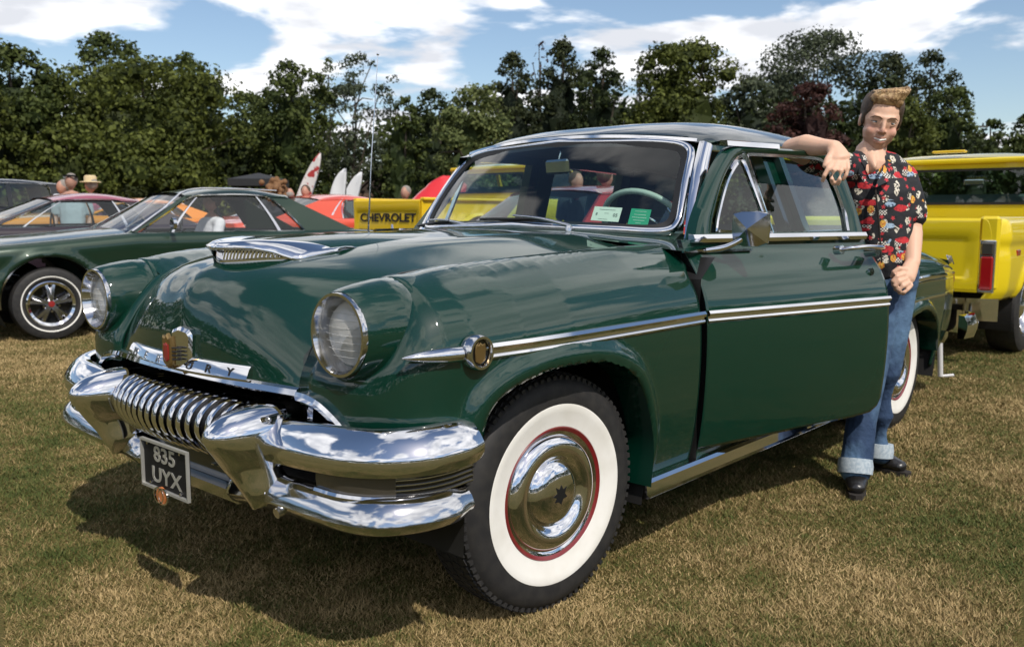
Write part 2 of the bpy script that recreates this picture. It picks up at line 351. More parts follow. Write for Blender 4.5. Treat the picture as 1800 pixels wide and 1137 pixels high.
# tail end: closing cap, lamp and bumper
Gt = []
for t in np.linspace(-1, 1, 41):
    row = []
    for q in np.linspace(0, 1, 14):
        z = lerp(.52, .86+.06*(1-t*t), q); y = t*.71; x = -4.19-.10*(1-abs(t)**3)*(1-(2*q-1)**2*.5); row.append((x, y, z))
    Gt.append(row)
grid('tail_panel', Gt, 'green', car)
for sg in (1, -1):
    lathe('tail_lamp', [(0, -.03), (.03, -.028), (.045, -.01), (.05, .02), (.05, .06)], 'tail', car, 24, (-4.20, sg*.70, .74), np.array([[0, 1, 0], [1, 0, 0], [0, 0, 1.3]]))
rb = [(-3.98, .86), (-4.15, .875), (-4.3, .80), (-4.38, .6), (-4.41, .3), (-4.42, 0)]
rbp = np.array([(x, y, .46) for x, y in rb] + [(x, -y, .46) for x, y in rb[::-1][1:]])
sec_strip('rear_bumper', rbp, [(-.02, -.075), (.02, -.07), (.035, -.02), (.038, .02), (.015, .07), (-.02, .075)], 'chrome', car, n=50)
for sg in (1, -1):
    lathe('bumper_guard', [(0, -.16), (.03, -.15), (.05, -.11), (.058, 0), (.055, .09), (.035, .13), (0, .145)], 'chrome', car, 20, (-4.40, sg*.62, .45), np.array([[1, 0, 0], [0, 0, 1], [0, 1, 0]]))
# trunk lid between the quarters
Gt = []
for x in np.linspace(-3.0, -4.19, 26):
    Gt.append([(x-.10*(1-t*t)*sstep(-x, 3.8, 4.19), t*(Wd(x)-.20), ZC(x)-.004+ki(x, [-4.19, -4.0, -3.6, -3.0], [-.03, .02, .055, .05])*(1-t*t)) for t in np.linspace(-1, 1, 31)])
grid('boot_lid', Gt, 'green', car, flip=True)

# hood
G = []
for i in range(NS):
    row = []
    for t in np.linspace(-1, 1, 81):
        k = 1-abs(t)**2.3; lift = .010*np.exp(-(t/.10)**2)*sstep(ce[i][1], .80, .93)*(1-sstep(-ce[i][0], -.55, -.45))
        g2 = .012*np.exp(-((abs(t)-.62)/.16)**2)*sstep(-ce[i][0], -.4, .1)
        row.append((ed[i][0]+(ce[i][0]-ed[i][0])*k+lift, t*seam[i], ed[i][1]+(ce[i][1]-ed[i][1])*k+g2*.6))
    G.append(row)
HOOD = np.array(G)
hood = grid('bonnet', HOOD, 'green', car, sharp=60)
_ts = np.linspace(-1, 1, HOOD.shape[1]); _sm = np.array(seam)
def hood_z(x, y, top=True):
    t = np.clip(y/_sm, -1, 1)*(HOOD.shape[1]-1)/2+(HOOD.shape[1]-1)/2; j = np.minimum(t.astype(int), HOOD.shape[1]-2); f_ = t-j; r_ = np.arange(NS)
    X = HOOD[r_, j, 0]*(1-f_)+HOOD[r_, j+1, 0]*f_; Z = HOOD[r_, j, 2]*(1-f_)+HOOD[r_, j+1, 2]*f_; i0 = int(np.argmax(X)); return float(np.interp(-x, -X[i0:], Z[i0:]))
# seam line: dark tube along the joint, the gap's shade put into its colour
for sg in (1, -1):
    tube('bonnet_seam_line', [(ed[i][0]-.006, sg*(seam[i]+.0035), ed[i][1]-.0035) for i in range(0, NS-8, 3)], .0058, 'seal', car, 6)
# cowl
G = []
for q in np.linspace(0, 1, 12):
    G.append([(lerp(-.70, -1.02+.10*(1-t*t), q), t*.86, lerp(1.022+.055*(1-t*t)**1.3, 1.052+.055*(1-t*t), q)) for t in np.linspace(-1, 1, 41)])
grid('cowl', G, 'green', car, flip=False)
# hood scoop: raised bulge with a dark slot, teeth and a chrome brow
def sc_x(y): return .515-.30*abs(y)-1.1*y*y
SW = .238
def bulge(y, s):
    x = lerp(sc_x(y), -.28, s); t = y/SW; return np.array([x, y, hood_z(x, y)+.046*(1-abs(t)**3.5)*(1-s)**2*(1+1.2*s)-.002])
grid('bonnet_scoop', [[bulge(y, s) for s in np.linspace(0, 1, 22)] for y in np.linspace(-SW, SW, 41)], 'green', car, sharp=60)
ys_ = np.linspace(-SW+.004, SW-.004, 41)
grid('scoop_slot', [[(sc_x(y)-.012, y, hood_z(sc_x(y), y)-.01), (sc_x(y)-.012, y, bulge(y, 0)[2]-.002), (sc_x(y)+.02, y, bulge(y, 0)[2]-.001)] for y in ys_], 'black', car)
V, f = boxv((0, 0, 0), (.012, .0052, .040), bev=.0016); tm = None
for k in range(40):
    y = -.2184+.0112*k; z0 = hood_z(sc_x(y), y); h = bulge(y, 0)[2]-z0
    if tm is None: t = mesh('scoop_tooth', V, f, 'chrome', car, sharp=30); tm = t
    else: t = tm.copy(); C.objects.link(t)
    t.location = (sc_x(y)+.004, y, z0+h*.5); t.scale = (1, 1, max(h/.040, .15)); t.rotation_euler = (0, -.25, -.4 if y > 0 else .4)
sec_strip('scoop_sill', [(sc_x(y)+.012, y, hood_z(sc_x(y)+.012, y)+.001) for y in ys_[::-1]], [(-.006, -.004), (.006, -.003), (.004, .003), (-.006, .003)], 'chrome', car)
for sg, xe, ye, bw_ in ((1, .275, .255, .085), (-1, .08, .265, .20)):
    G = []
    for q in np.linspace(0, 1, 30):
        y = min(q/.78, 1)*SW*.985; k = max(0, (q-.78)/.22); fx = lerp(sc_x(y)+.034+.014*sin(pi*min(q/.6, 1)), xe+.02, k); y = lerp(y, ye, k); tp = bulge(min(y, SW)*sg, max(0, (sc_x(y)-fx)/(sc_x(y)+.28)))[2]
        fz = lerp(tp-.004, hood_z(fx, sg*y)+.004, max(k, (y/SW)**6)); wd = (.010+bw_*sin(pi*min(q*.62+.02, 1))*(1 if q < .8 else 1-.45*k))
        bx = fx-.03-wd; by = y*lerp(1, .95 if sg > 0 else 1.0, q); sb_ = max(0, (sc_x(by)-bx)/(sc_x(by)+.28)); bz_ = bulge(min(by, SW)*sg, min(sb_, 1))[2]+.002
        row = []
        for s_, lf, dd in ((0, -.010, .010), (0, -.006, .001), (0, 0, 0), (.15, .010, 0), (.4, .013, 0), (.75, .008, 0), (1, .001, 0), (1, -.02, 0)): row.append((lerp(fx, bx, s_)-dd, sg*lerp(y, by, s_), lerp(fz, bz_, s_)+lf*(1-.5*k)))
        G.append(row)
    grid('scoop_brow', G, 'chrome', car, flip=sg > 0, thick=.003, sharp=55)
tube('scoop_spine', [(.548, 0, 1.030), (.53, 0, 1.046), (.46, 0, 1.064), (.36, 0, 1.076)], .010, 'chrome', car, 8, scale=[.6, 1, .9, .3], smooth_n=12) if False else None
# chrome lip bar under the hood with raised letters, crest
lipc = [(ed[0][0]+(ce[0][0]-ed[0][0])*(1-abs(t)**2.3)+.004, t*.5, lerp(.688, .696, 1-t*t)) for t in np.linspace(-1, 1, 50)]
sec_strip('bonnet_lip_trim', lipc, [(-.012, -.010), (.007, -.012), (.013, -.006), (.006, .008), (-.004, .013), (-.012, .012)][::-1], 'chrome', car)
bar = [(.640+.038*(1-(y/.36)**2), y, .722) for y in np.linspace(-.335, .335, 30)]
sec_strip('name_bar', bar, [(-.010, -.016), (.016, -.019), (.023, -.014), (.011, .012), (.004, .019), (-.012, .021)][::-1], 'chrome', car)
for k, ch in enumerate('MERCURY'):
    y = -.27+.09*k
    if k == 3: continue
    x = .640+.038*(1-(y/.36)**2)+.0205; sl2 = -2*.038*y/.36**2
    text('letter', ch, .034, frame4((x-.0022, y, .7215), (sl2, 1, 0), (-.42, 0, 1)), 'seal' if k > 3 else 'alu', car, .0006, .0, 1.4)
# crest
cz = [(0, -.055), (.030, -.040), (.034, .010), (.030, .045), (.012, .040), (0, .052), (-.012, .040), (-.030, .045), (-.034, .010), (-.030, -.040)]
def plaque(name, pts, o, th, m, parent, M3=None, bev=.15):
    P = np.array(pts); V = [(0, a*1, b*1) for a, b in P]+[(th*.7, a, b) for a, b in P]+[(th, a*(1-bev), b*(1-bev)) for a, b in P]; n = len(P)
    V = np.array(V); V = V@np.array(M3).T if M3 is not None else V
    f = gfaces(3, n, False, True)+[list(range(n))[::-1], list(range(2*n, 3*n))]; f = [q[::-1] for q in f[:-2]]+[list(range(n)), list(range(2*n, 3*n))[::-1]]
    return mesh(name, V+np.array(o), [q[::-1] for q in f], m, parent, sharp=30)
cr_ = plaque('crest', [(a*.85, b*.95) for a, b in cz], (.700, 0, .757), .012, 'gold', car); plaque('crest_shield', [(a*.42, b*.52-.004) for a, b in cz], (.712, 0, .757), .003, 'crestred', cr_)
plaque('crest_wing', [(-.02, -.05), (.05, -.05), (.056, .045), (.045, .058), (.01, .066), (-.02, .055)], (.676, .03, .762), .024, 'chrome', car, rotz(.25))
for k in range(4): box('crest_bar', (.706, .048, .735+.011*k), (.008, .034, .004), 'seal', car, rotz(.25), .001)
# mouth surround chrome on the fender
mo = [(.622, .508, .684), (.620, .545, .682), (.618, .59, .672), (.614, .635, .650), (.608, .672, .622), (.604, .690, .598)]
ms = sec_strip('mouth_trim', cat(mo, 22), [(-.012, -.010), (.010, -.012), (.013, 0), (.008, .010), (-.012, .010)], 'chrome', car, up=(0, .5, 1)); mirror_of(ms)
# dark grille cavity
G = [[(x, y, z) for y in np.linspace(-.70, .70, 12)] for x, z in ((.60, .70), (.42, .69), (.36, .62), (.38, .50), (.66, .47))]
grid('grille_cavity', G, 'black', car)
box('grille_cavity', (.43, .66, .62), (.3, .02, .12), 'black', car); box('grille_cavity', (.43, -.66, .62), (.3, .02, .12), 'black', car)
for k in range(24): box('grille_slat', (.555, -.345+.03*k, .628), (.19, .010, .012), 'gloss', car, roty(-.10), .002)
tube('grille_wire', [(.46, y, .652) for y in np.linspace(-.37, .37, 5)], .004, 'alu', car, 6); tube('grille_wire', [(.655, y, .640) for y in np.linspace(-.30, .30, 5)], .003, 'alu', car, 6)
# side pocket inside the mouth
box('mouth_tray', (.53, .56, .605), (.16, .14, .010), 'gloss', car, bev=.002); box('mouth_tray', (.53, -.56, .605), (.16, .14, .010), 'gloss', car, bev=.002)
sec_strip('mouth_tray_edge', [(.47, .50, .612), (.60, .50, .612), (.612, .52, .612), (.612, .63, .612)], [(-.004, -.003), (.004, -.003), (.004, .003), (-.004, .003)], 'alu', car)
# centre grille bar: dark core and chrome ribs
sb = np.array([(.630, .640), (.675, .640), (.715, .625), (.742, .600), (.752, .568), (.742, .535), (.722, .508), (.70, .492)])
sbc = cat(sb, 18)
G = [[(a-.014-.03*(y/.33)**2, y, b) for a, b in sbc] for y in np.linspace(-.325, .325, 14)]
grid('grille_bar', G, 'seal', car, flip=True)
tm = None
for k in range(15):
    y = -.301+.043*k; dx = -.03*(y/.33)**2
    if tm is None:
        V = []; hw = .0130
        for a, b in sbc:
            n_ = np.array([a-.66, b-.57]); n_ /= np.linalg.norm(n_); 
            for s, h in ((-hw, -.006), (-hw*.96, .008), (-hw*.55, .011), (hw*.55, .011), (hw*.96, .008), (hw, -.006)): V.append((a+n_[0]*h, s, b+n_[1]*h))
        tm = mesh('grille_rib', V, gfaces(18, 6)+[[q*6+0 for q in range(18)], [q*6+5 for q in range(18)][::-1]], 'chrome', car, sharp=50); t = tm; tm.data.flip_normals()
    else: t = tm.copy(); C.objects.link(t)
    t.location = (dx, y, 0)
# bullets
lv = [(.656, .60, .615, .012), (.652, .545, .70, .040), (.638, .51, .765, .062), (.618, .50, .805, .076), (.592, .50, .828, .083), (.565, .50, .820, .084), (.535, .50, .800, .083), (.50, .50, .778, .080), (.47, .51, .758, .072), (.44, .54, .744, .058), (.415, .57, .732, .040), (.392, .62, .720, .012)]
LV = cat(lv, 40); G = []
for z, xb, xf, hw in LV:
    row = []
    for a in np.linspace(-pi/2, pi/2, 29):
        s = sin(a); c = cos(a); row.append((lerp(xb, xf, abs(c)**(.72 if z > .52 else .95)), hw*np.sign(s)*abs(s)**.92+.035*sstep(-z, -.52, -.40), z))
    G.append(row)
bl = grid('bumper_bullet', G, 'chrome', car, flip=False, sharp=60, thick=.006); bl.location = (0, .405, 0); 
b2 = bl.copy(); C.objects.link(b2); b2.location = (0, -.395, 0)
for sg in (1, -1):
    cp = cat([(.50, .40*sg-.065, .56), (.525, .40*sg-.055, .625), (.55, .40*sg-.02, .658), (.56, .40*sg+.03, .662), (.56, .40*sg+.075, .645), (.575, .40*sg+.095, .60)], 18)
    sec_strip('bullet_collar', cp, [(-.022, -.006), (.022, -.006), (.016, .008), (-.016, .010)], 'chrome', car, up=(.9, 0, .4))
# upper bumper blades
def blade(name, pts, secs, m, n=44):
    V, f = sweep(cat(pts, n), secs, scale=np.r_[np.ones(n-6), 1, .99, .97, .93, .86, .74]); o = mesh(name, V, f, m, car, sharp=34); mirror_of(o); return o
su = [(-.045, .055), (-.022, .061), (-.006, .057), (.022, .030), (.038, .006), (.043, -.004), (.040, -.030), (.034, -.044), (.020, -.051), (-.03, -.05)]
ub = blade('upper_bumper', [(.655, .415, .563), (.668, .47, .566), (.674, .56, .572), (.672, .66, .577), (.655, .76, .580), (.615, .845, .584), (.545, .903, .588), (.47, .922, .592), (.400, .926, .596)], [(a, b) for a, b in su][::-1], 'chrome')
sl3 = [(-.03, .040), (-.006, .045), (.014, .040), (.036, .020), (.048, -.006), (.050, -.014), (.036, -.036), (.022, -.045), (-.03, -.045)]
lbp = [(.640, .20, .385), (.645, .26, .402), (.652, .40, .422), (.660, .54, .432), (.662, .66, .438), (.655, .765, .441), (.632, .842, .445), (.56, .890, .447), (.485, .905, .448), (.42, .905, .450)]
LB = cat(lbp, 50); scs = [(.35+.65*sstep(i/49, 0, .09))*(1-.28*sstep(i/49, .90, 1)**2) for i in range(50)]
V, f = sweep(LB, sl3[::-1], scale=scs); lb_ = mesh('lower_bumper', V, f, 'chromed', car, sharp=34); mirror_of(lb_)
tube('lower_bumper_bolt', [(.712, .53, .398), (.69, .53, .402)], .014, 'alu', car, 10)
sec_strip('bumper_valance', [(.635, y, .365) for y in np.linspace(-.26, .26, 9)], [(-.02, -.018), (.02, -.018), (.025, .015), (-.02, .02)][::-1], 'chromed', car)
G = [[(x, y, z) for y in np.linspace(-.42, .42, 16)] for x, z in ((.62, .50), (.635, .44), (.625, .385))]
grid('valance_panel', G, 'roofp', car, flip=True)
for r_ in range(2):
    for k in range(9): box('perforation', (.636-.001*r_, .10+.035*k, .455-.028*r_), (.008, .018, .005), 'alu', car, bev=.001)
# lamp pod and ribbed end panels between the blades
for sg in (1, -1):
    lp = cat([(.655, .66*sg, .512), (.650, .74*sg, .512), (.625, .80*sg, .512), (.585, .845*sg, .512)], 14)
    if sg < 0: lp = lp[::-1]
    sec_strip('indicator_lamp', lp, [(-.03, -.028), (.026, -.028), (.030, 0), (.026, .028), (-.03, .028)], 'amber', car)
    sec_strip('indicator_rim', lp+np.array([0, 0, -.030]), [(-.02, -.007), (.034, -.007), (.038, 0), (.034, .007), (-.02, .007)], 'chrome', car)
    ep = cat([(.60, .842*sg, .518), (.55, .880*sg, .520), (.48, .900*sg, .522), (.40, .902*sg, .526)], 10)
    if sg < 0: ep = ep[::-1]
    sec_strip('end_panel', ep, [(-.01, -.036), (.012, -.036), (.012, .036), (-.01, .036)], 'gloss', car)
    for k in range(6): sec_strip('end_panel_rib', ep+np.array([0, 0, -.031+.0124*k]), [(.008, -.0016), (.016, -.0012), (.016, .0012), (.008, .0016)], 'alu', car)
    box('bumper_void', (.52, .62*sg, .515), (.16, .46, .10), 'black', car)
    ap = cat([(.60, .705*sg, .608), (.57, .79*sg, .610), (.50, .853*sg, .612), (.40, .885*sg, .614)], 12)
    if sg < 0: ap = ap[::-1]
    sec_strip('fender_apron', ap, [(-.10, -.012), (.006, -.012), (.016, .002), (.006, .008), (-.10, .008)], 'green', car)
# number plate
pl = box('number_plate', (.758, .063, .434), (.008, .255, .130), 'plate', car, bev=.004)
sec_strip('plate_frame', np.array([(.764, .063+a, .434+b) for a, b in ((-.13, -.067), (.13, -.067), (.13, .067), (-.13, .067))]), [(-.004, -.004), (.004, -.004), (.004, .006), (-.004, .006)], 'silver', pl, up=(1, 0, 0), closed=True)
for s, z, y in (('835', .465, .060), ('UYX', .404, .066)): text('plate_characters', s, .062, frame4((.7625, y, z), (0, 1, 0), (0, 0, 1)), 'silver', pl, .001, .0012, 1.35)
for y, z in ((-.03, .492), (.155, .492), (-.02, .380), (.15, .378)): tube('plate_screw', [(.762, y, z), (.768, y, z)], .004, 'chrome', pl, 8)
bd = tube('club_badge', [(.765, .045, .352), (.771, .045, .352)], .026, 'badge', car, 20, up=(0, 0, 1))
for dy in (-.012, .012): sec_strip('badge_ring', [(.770, .045+dy+.027*cos(a), .352+.022*sin(a)) for a in np.linspace(0, 2*pi, 25)[:-1]], [(-.002, -.002), (.002, -.002), (.002, .002), (-.002, .002)], 'chrome', bd, up=(1, 0, 0), closed=True)
# headlights with painted nacelles
RX = np.array([[0, 1, 0], [1, 0, 0], [0, 0, 1]], float)   # lathe y axis -> +x
for sg in (1, -1):
    c = np.array([0, .672*sg, .853])
    G = []
    for i in range(40):
        a = 2*pi*i/40; out = max(cos(a)*1.0, 0)
        row = []
        for x, r in ((.20, .128), (.34, .137), (.440, .134), (.452, .132), (.456, .128), (.461, .131), (.50, .128), (.56, .119), (.600, .110), (.612, .1045), (.608, .098), (.58, .094)):
            rr = r*(1.0 if sin(a) > -.2 else 1+.06*min(-sin(a)-.2, 1)); row.append((x, sg*cos(a)*rr+c[1], c[2]+sin(a)*rr*1.02-(.56-x)*(.0 if sin(a) > 0 else -.10*min(1, 1))*0))
        G.append(row)
    grid('headlight_nacelle', G, 'green', car, cu=True, flip=sg > 0, sharp=50)
    hl = lathe('headlight_bezel', [(.098, .585), (.106, .610), (.103, .622), (.096, .622), (.088, .600), (.080, .575)], 'chromed', car, 44, c, RX)
    lathe('headlight_lens', [(0, .612), (.03, .609), (.055, .601), (.072, .590), (.082, .576)], 'hglass', hl, 40, c, RX)
    lathe('headlight_reflector', [(0, .50), (.04, .51), (.07, .545), (.084, .572)], 'refl', hl, 32, c, RX)
    for k in range(7):
        zz = -.054+.018*k; h = sqrt(.078**2-zz*zz); tube('lens_flute', [(.6135-3.0*(zz*zz+y*y), c[1]+y, c[2]+zz) for y in np.linspace(-h*.9, h*.9, 9)], .0006, 'hglass', hl, 5)
    tube('fender_scoop', [(.59, sg*.70, .742), (.55, sg*.755, .735), (.49, sg*.79, .742)], .022, 'green', car, 10, scale=[.5, 1, .4], smooth_n=10)

# side trim: stations follow the skin
def trim(name, x0, x1, zf, parent, kind='f', off=0.0, m='chrome', hgt=.020, n=40, sgn=1):
    P = [(x, side_y(x, .795, kind)+off, zf(x)) for x in np.linspace(x0, x1, n)]
    h = hgt; sec = [(.004, -h), (-.006, -h), (-.009, -h*.72), (-.007, -h*.45), (-.004, -h*.40), (-.004, h*.02), (-.011, h*.10), (-.014, h*.55), (-.008, h), (.004, h)]
    o = sec_strip(name, P, [(-a, b) for a, b in sec][::1], m, parent, sharp=20)
    if sgn < 0:
        c = mirror_of(o); bpy.data.objects.remove(o); return c
    return o
zt = lambda x: .806
for sg in (1, -1):
    trim('side_trim', .36, -.700, zt, car, sgn=sg); trim('side_trim', -1.770, -2.60, zt, car, 'd', sgn=sg); trim('side_trim', -2.608, -4.02, lambda x: .806-.03*max(0, -x-3.2), car, 'd', sgn=sg, off=-.004)
    if sg < 0: trim('side_trim', -.715, -1.755, zt, car, 'd', sgn=sg)
    T = tube('trim_bullet', [(x, sg*(side_y(min(x, .45), .8)+.004-.35*max(0, x-.45)), .808) for x in np.linspace(.42, .565, 12)], .024, 'chrome', car, 14, scale=[1, 1, 1, .98, .95, .9, .83, .74, .62, .48, .32, .08], r2=.020)
    md_ = lathe('medallion', [(.044, -.01), (.045, .018), (.041, .026), (.035, .026), (.032, .018)], 'chromed', car, 36, (.375, sg*(side_y(.375, .8)), .808), np.diag([1, sg, 1]))
    lathe('medallion_face', [(0, .016), (.033, .016)], 'gloss', md_, 30, (.375, sg*side_y(.375, .8), .808), np.diag([1, sg, 1]))
    plaque('medallion_shield', [(a*.55, b*.5) for a, b in cz], (.375, sg*(side_y(.375, .8)+.017), .808), .003, 'gold', md_, np.array([[0, -1*sg, 0], [sg, 0, 0], [0, 0, 1]]))
# second thin trim low on the rear quarter
sec_strip('quarter_trim', [(x, Wd(x)+.002, .700-.02*max(0, -x-3.2)) for x in np.linspace(-2.62, -4.03, 24)], [(-.004, -.006), (.006, -.006), (.006, .006), (-.004, .006)], 'chrome', car)
# rocker mouldings
for sg in (1, -1):
    P = [(x, sg*(Wd(x)-.022), .285) for x in np.linspace(-.395, -2.55, 12)]
    if sg < 0: P = P[::-1]
    sec_strip('sill_trim', P, [(-.010, -.038), (.012, -.036), (.020, -.030), (.010, -.024), (.006, .012), (.022, .020), (.014, .030), (-.012, .032)], 'chrome', car)
    box('sill', (-1.24, sg*.86, .315), (1.04, .07, .11), 'green', car, bev=.01)
text('script_badge', 'Monterey', .075, frame4((-3.86, side_y(-3.86, .885)+.012, .885), (-1, -.22, 0), (0, -.45, 1)), 'alu', car, .003, .0012, 1.1, .35)

# ---- glasshouse
def ws_bot(t): return np.array([-.79-.135*abs(t)**2.2, .695*t, 1.098-.030*t*t])
def ws_top(t): return np.array([-1.075-.085*abs(t)**2.4, .612*t, 1.447-.035*t*t])
def ws(t, s):
    p = ws_bot(t)*(1-s)+ws_top(t)*s; return p+np.array([.022, 0, .012])*sin(pi*s)*(1-.3*t*t)
def ring(f_, n=100, sx=.94, sy=.93, e=.14):
    """rounded rectangle in (t,s)"""
    out = []
    for i in range(n):
        a = 2*pi*i/n; c, s = cos(a), sin(a); out.append((np.sign(c)*abs(c)**e, np.sign(s)*abs(s)**(e*2.2)))
    return [f_(q[0]*sx, .5+.5*q[1]*sy) for q in out]
grid('windscreen', [[ws(t, s) for s in np.linspace(.02, .98, 14)] for t in np.linspace(-.985, .985, 40)], 'wglass', car)
rg = ring(ws, 120, .955, .93)
sec_strip('windscreen_seal', rg, [(-.012, -.005), (.012, -.005), (.012, .007), (-.012, .007)], 'seal', car, up=(1, 0, .3), closed=True, sharp=60)
rg = ring(lambda t, s: ws(t, s)+np.array([.004, 0, .004]), 120, .985, 1.0, .12)
sec_strip('windscreen_trim', rg, [(-.018, -.006), (-.012, .008), (0, .012), (.012, .008), (.018, -.006)], 'chrome', car, up=(1, 0, .3), closed=True, sharp=60)
for sg in (1, -1):
    P = [ws(sg*1.035, s)+np.array([-.008, sg*.006, 0]) for s in np.linspace(-.04, 1.02, 14)]
    if sg < 0: P = P[::-1]
    sec_strip('windscreen_pillar', P, [(-.026, -.02), (.026, -.02), (.030, .004), (.018, .014), (-.012, .014), (-.026, .004)], 'chrome', car, up=(.75, sg*.65, 0), sharp=40)
# roof
RH = [(-1.085, 1.452), (-1.12, 1.474), (-1.2, 1.502), (-1.35, 1.533), (-1.6, 1.558), (-1.95, 1.565), (-2.3, 1.555), (-2.6, 1.527), (-2.85, 1.48), (-3.02, 1.425)]
RHc = cat(RH, 50)
def ry(x): return ki(x, [-3.02, -2.8, -2.4, -1.5, -1.2, -1.08], [.50, .58, .635, .655, .64, .615])
def rail_z(x): return ki(x, [-3.02, -2.8, -2.5, -2.0, -1.5, -1.2, -1.08], [1.33, 1.385, 1.41, 1.43, 1.437, 1.432, 1.41])
G = []
for x, z in RHc:
    row = []
    for t in np.linspace(-1, 1, 61):
        k = (1-abs(t)**3.4)**.62; xx = x-.085*abs(t)**2.4*(1-sstep(-x, 1.1, 1.5)); row.append((xx, ry(x)*1.015*t, rail_z(x)+(z-rail_z(x))*k))
    G.append(row)
grid('roof', G, 'roofp', car, flip=True, sharp=60)
G2 = [[(p[0], p[1]*.97, p[2]-.03) for p in r] for r in G]; grid('headliner', G2, 'head', car)
for sg in (1, -1):
    P = [(x-.085*(1-sstep(-x, 1.1, 1.5)), sg*(ry(x)*1.015+.006), rail_z(x)-.003) for x in np.linspace(-1.08, -3.0, 40)]
    if sg < 0: P = P[::-1]
    sec_strip('drip_rail', P, [(-.012, -.005), (.012, -.003), (.014, .008), (-.006, .006)], 'chrome', car)
P = [ws_top(t)+np.array([-.004, 0, .020]) for t in np.linspace(1, -1, 40)]
sec_strip('roof_header_trim', P, [(-.01, -.006), (.010, -.006), (.008, .006), (-.008, .006)], 'chrome', car)
P = [ws_top(t)+np.array([-.03, 0, .022]) for t in np.linspace(.93, -.93, 40)]
sec_strip('roof_header', P, [(-.02, -.008), (.004, -.006), (.004, .004), (-.02, .008)], 'roofp', car)
# side frames: belt -> rail; helper gives a point on the side glass plane
def sg_pt(x, q, s=1): return np.array([x, s*lerp(.79, min(.655, ry(x)+.01), q), lerp(1.058, rail_z(x)-.012, q)])
def frame(name, xs_b, xs_t, s, w=.028, m='green', d=.02, inner=True):
    pass
def pillar(name, xb0, xb1, xt0, xt1, s, m, parent=car, th=.05, push=0.):
    G = []
    for q in np.linspace(0, 1, 8):
        a = sg_pt(lerp(xb0, xt0, q), q, s); b = sg_pt(lerp(xb1, xt1, q), q, s); a[1] += s*push; b[1] += s*push; i = np.array([0, -s*th, 0]); G.append([a, b, b+i, a+i])
    o = grid(name, G, m, parent, cv=True, flip=s < 0, sharp=30); return o
for s in (1, -1):
    # rails along the roof above the windows and sills at the belt
    for q0, q1, nm in ((.93, 1.03, 'window_header'), (-.03, .035, 'window_sill')):
        for xa, xb in (((-1.16, -1.765) if s > 0 else (-1.10, -1.765)), (-1.77, -2.95)):
            if s > 0 and xa > -1.5 and nm == 'window_sill': continue
            G = [[sg_pt(x, q, s)+np.array([0, s*dy, 0]) for q, dy in ((q0, 0), (q1, 0), (q1, -.05), (q0, -.05))] for x in np.linspace(xa, xb, 14)]
            grid(nm, G, 'green', car, cv=True, flip=s > 0, sharp=30)
    pillar('centre_pillar', -1.70, -1.80, -1.66, -1.76, s, 'green', push=-.03)
    pillar('rear_door_frame', -1.80, -1.86, -1.765, -1.81, s, 'green'); pillar('rear_door_frame', -2.50, -2.57, -2.42, -2.49, s, 'green')
    pillar('rear_pillar', -2.575, -2.98, -2.495, -2.88, s, 'green', th=.06)
    for nm, x0, x1, y0, y1 in (('rear_door_glass', -1.85, -2.51, -1.80, -2.43),):
        Gg = [[sg_pt(lerp(lerp(x0, x1, a), lerp(y0, y1, a), q), q, s)+np.array([0, -s*.025, 0]) for q in np.linspace(.02, .96, 5)] for a in np.linspace(0, 1, 6)]
        grid(nm, Gg, 'sglass', car)
    belt = [(x, s*(Wd(x)-.128), 1.066) for x in np.linspace(-1.77 if s > 0 else -.72, -2.9, 20)]
    if s < 0: belt = belt[::-1]
    sec_strip('belt_trim', belt, [(-.012, -.012), (.012, -.012), (.014, .004), (0, .012), (-.012, .012)], 'chrome', car)
# right front door frame and glass (closed)
pillar('door_frame', -.93, -.99, -1.13, -1.18, -1, 'green'); pillar('door_frame', -1.66, -1.70, -1.62, -1.66, -1, 'green'); pillar('vent_divider', -1.12, -1.135, -1.18, -1.195, -1, 'chrome', th=.02)
Gg = [[sg_pt(lerp(lerp(-.98, -1.67, a), lerp(-1.16, -1.63, a), q), q, -1)+np.array([0, .02, 0]) for q in np.linspace(.02, .96, 5)] for a in np.linspace(0, 1, 6)]
grid('front_door_glass', Gg, 'sglass', car)
# rear window
Gg = [[(lerp(-3.12, -2.92, s)-.0-.13*(1-t*t), t*lerp(.62, .52, s), lerp(1.05, 1.38, s)+.05*s*(1-t*t)) for s in np.linspace(0, 1, 8)] for t in np.linspace(-1, 1, 20)]
grid('rear_window', Gg, 'sglass', car)
# door-jamb (A post) below the screen on the driver side and dark shut faces
G = [[(x, .915-d, z) for d in (.012, .30)] for x, z in ((-.712, .31), (-.708, .6), (-.708, .85), (-.712, .93), (-.80, 1.0))]
grid('door_jamb', G, 'seal', car); box('door_jamb', (-.745, .76, .62), (.04, .16, .62), 'roofp', car)
for s in (1, -1): plaque('corner_vane', [(-.018, -.034), (.010, -.034), (.020, -.012), (-.012, .036)], (-.825, s*.790, 1.062), .010, 'chromed', car, rotz(.55 if s > 0 else -.55))
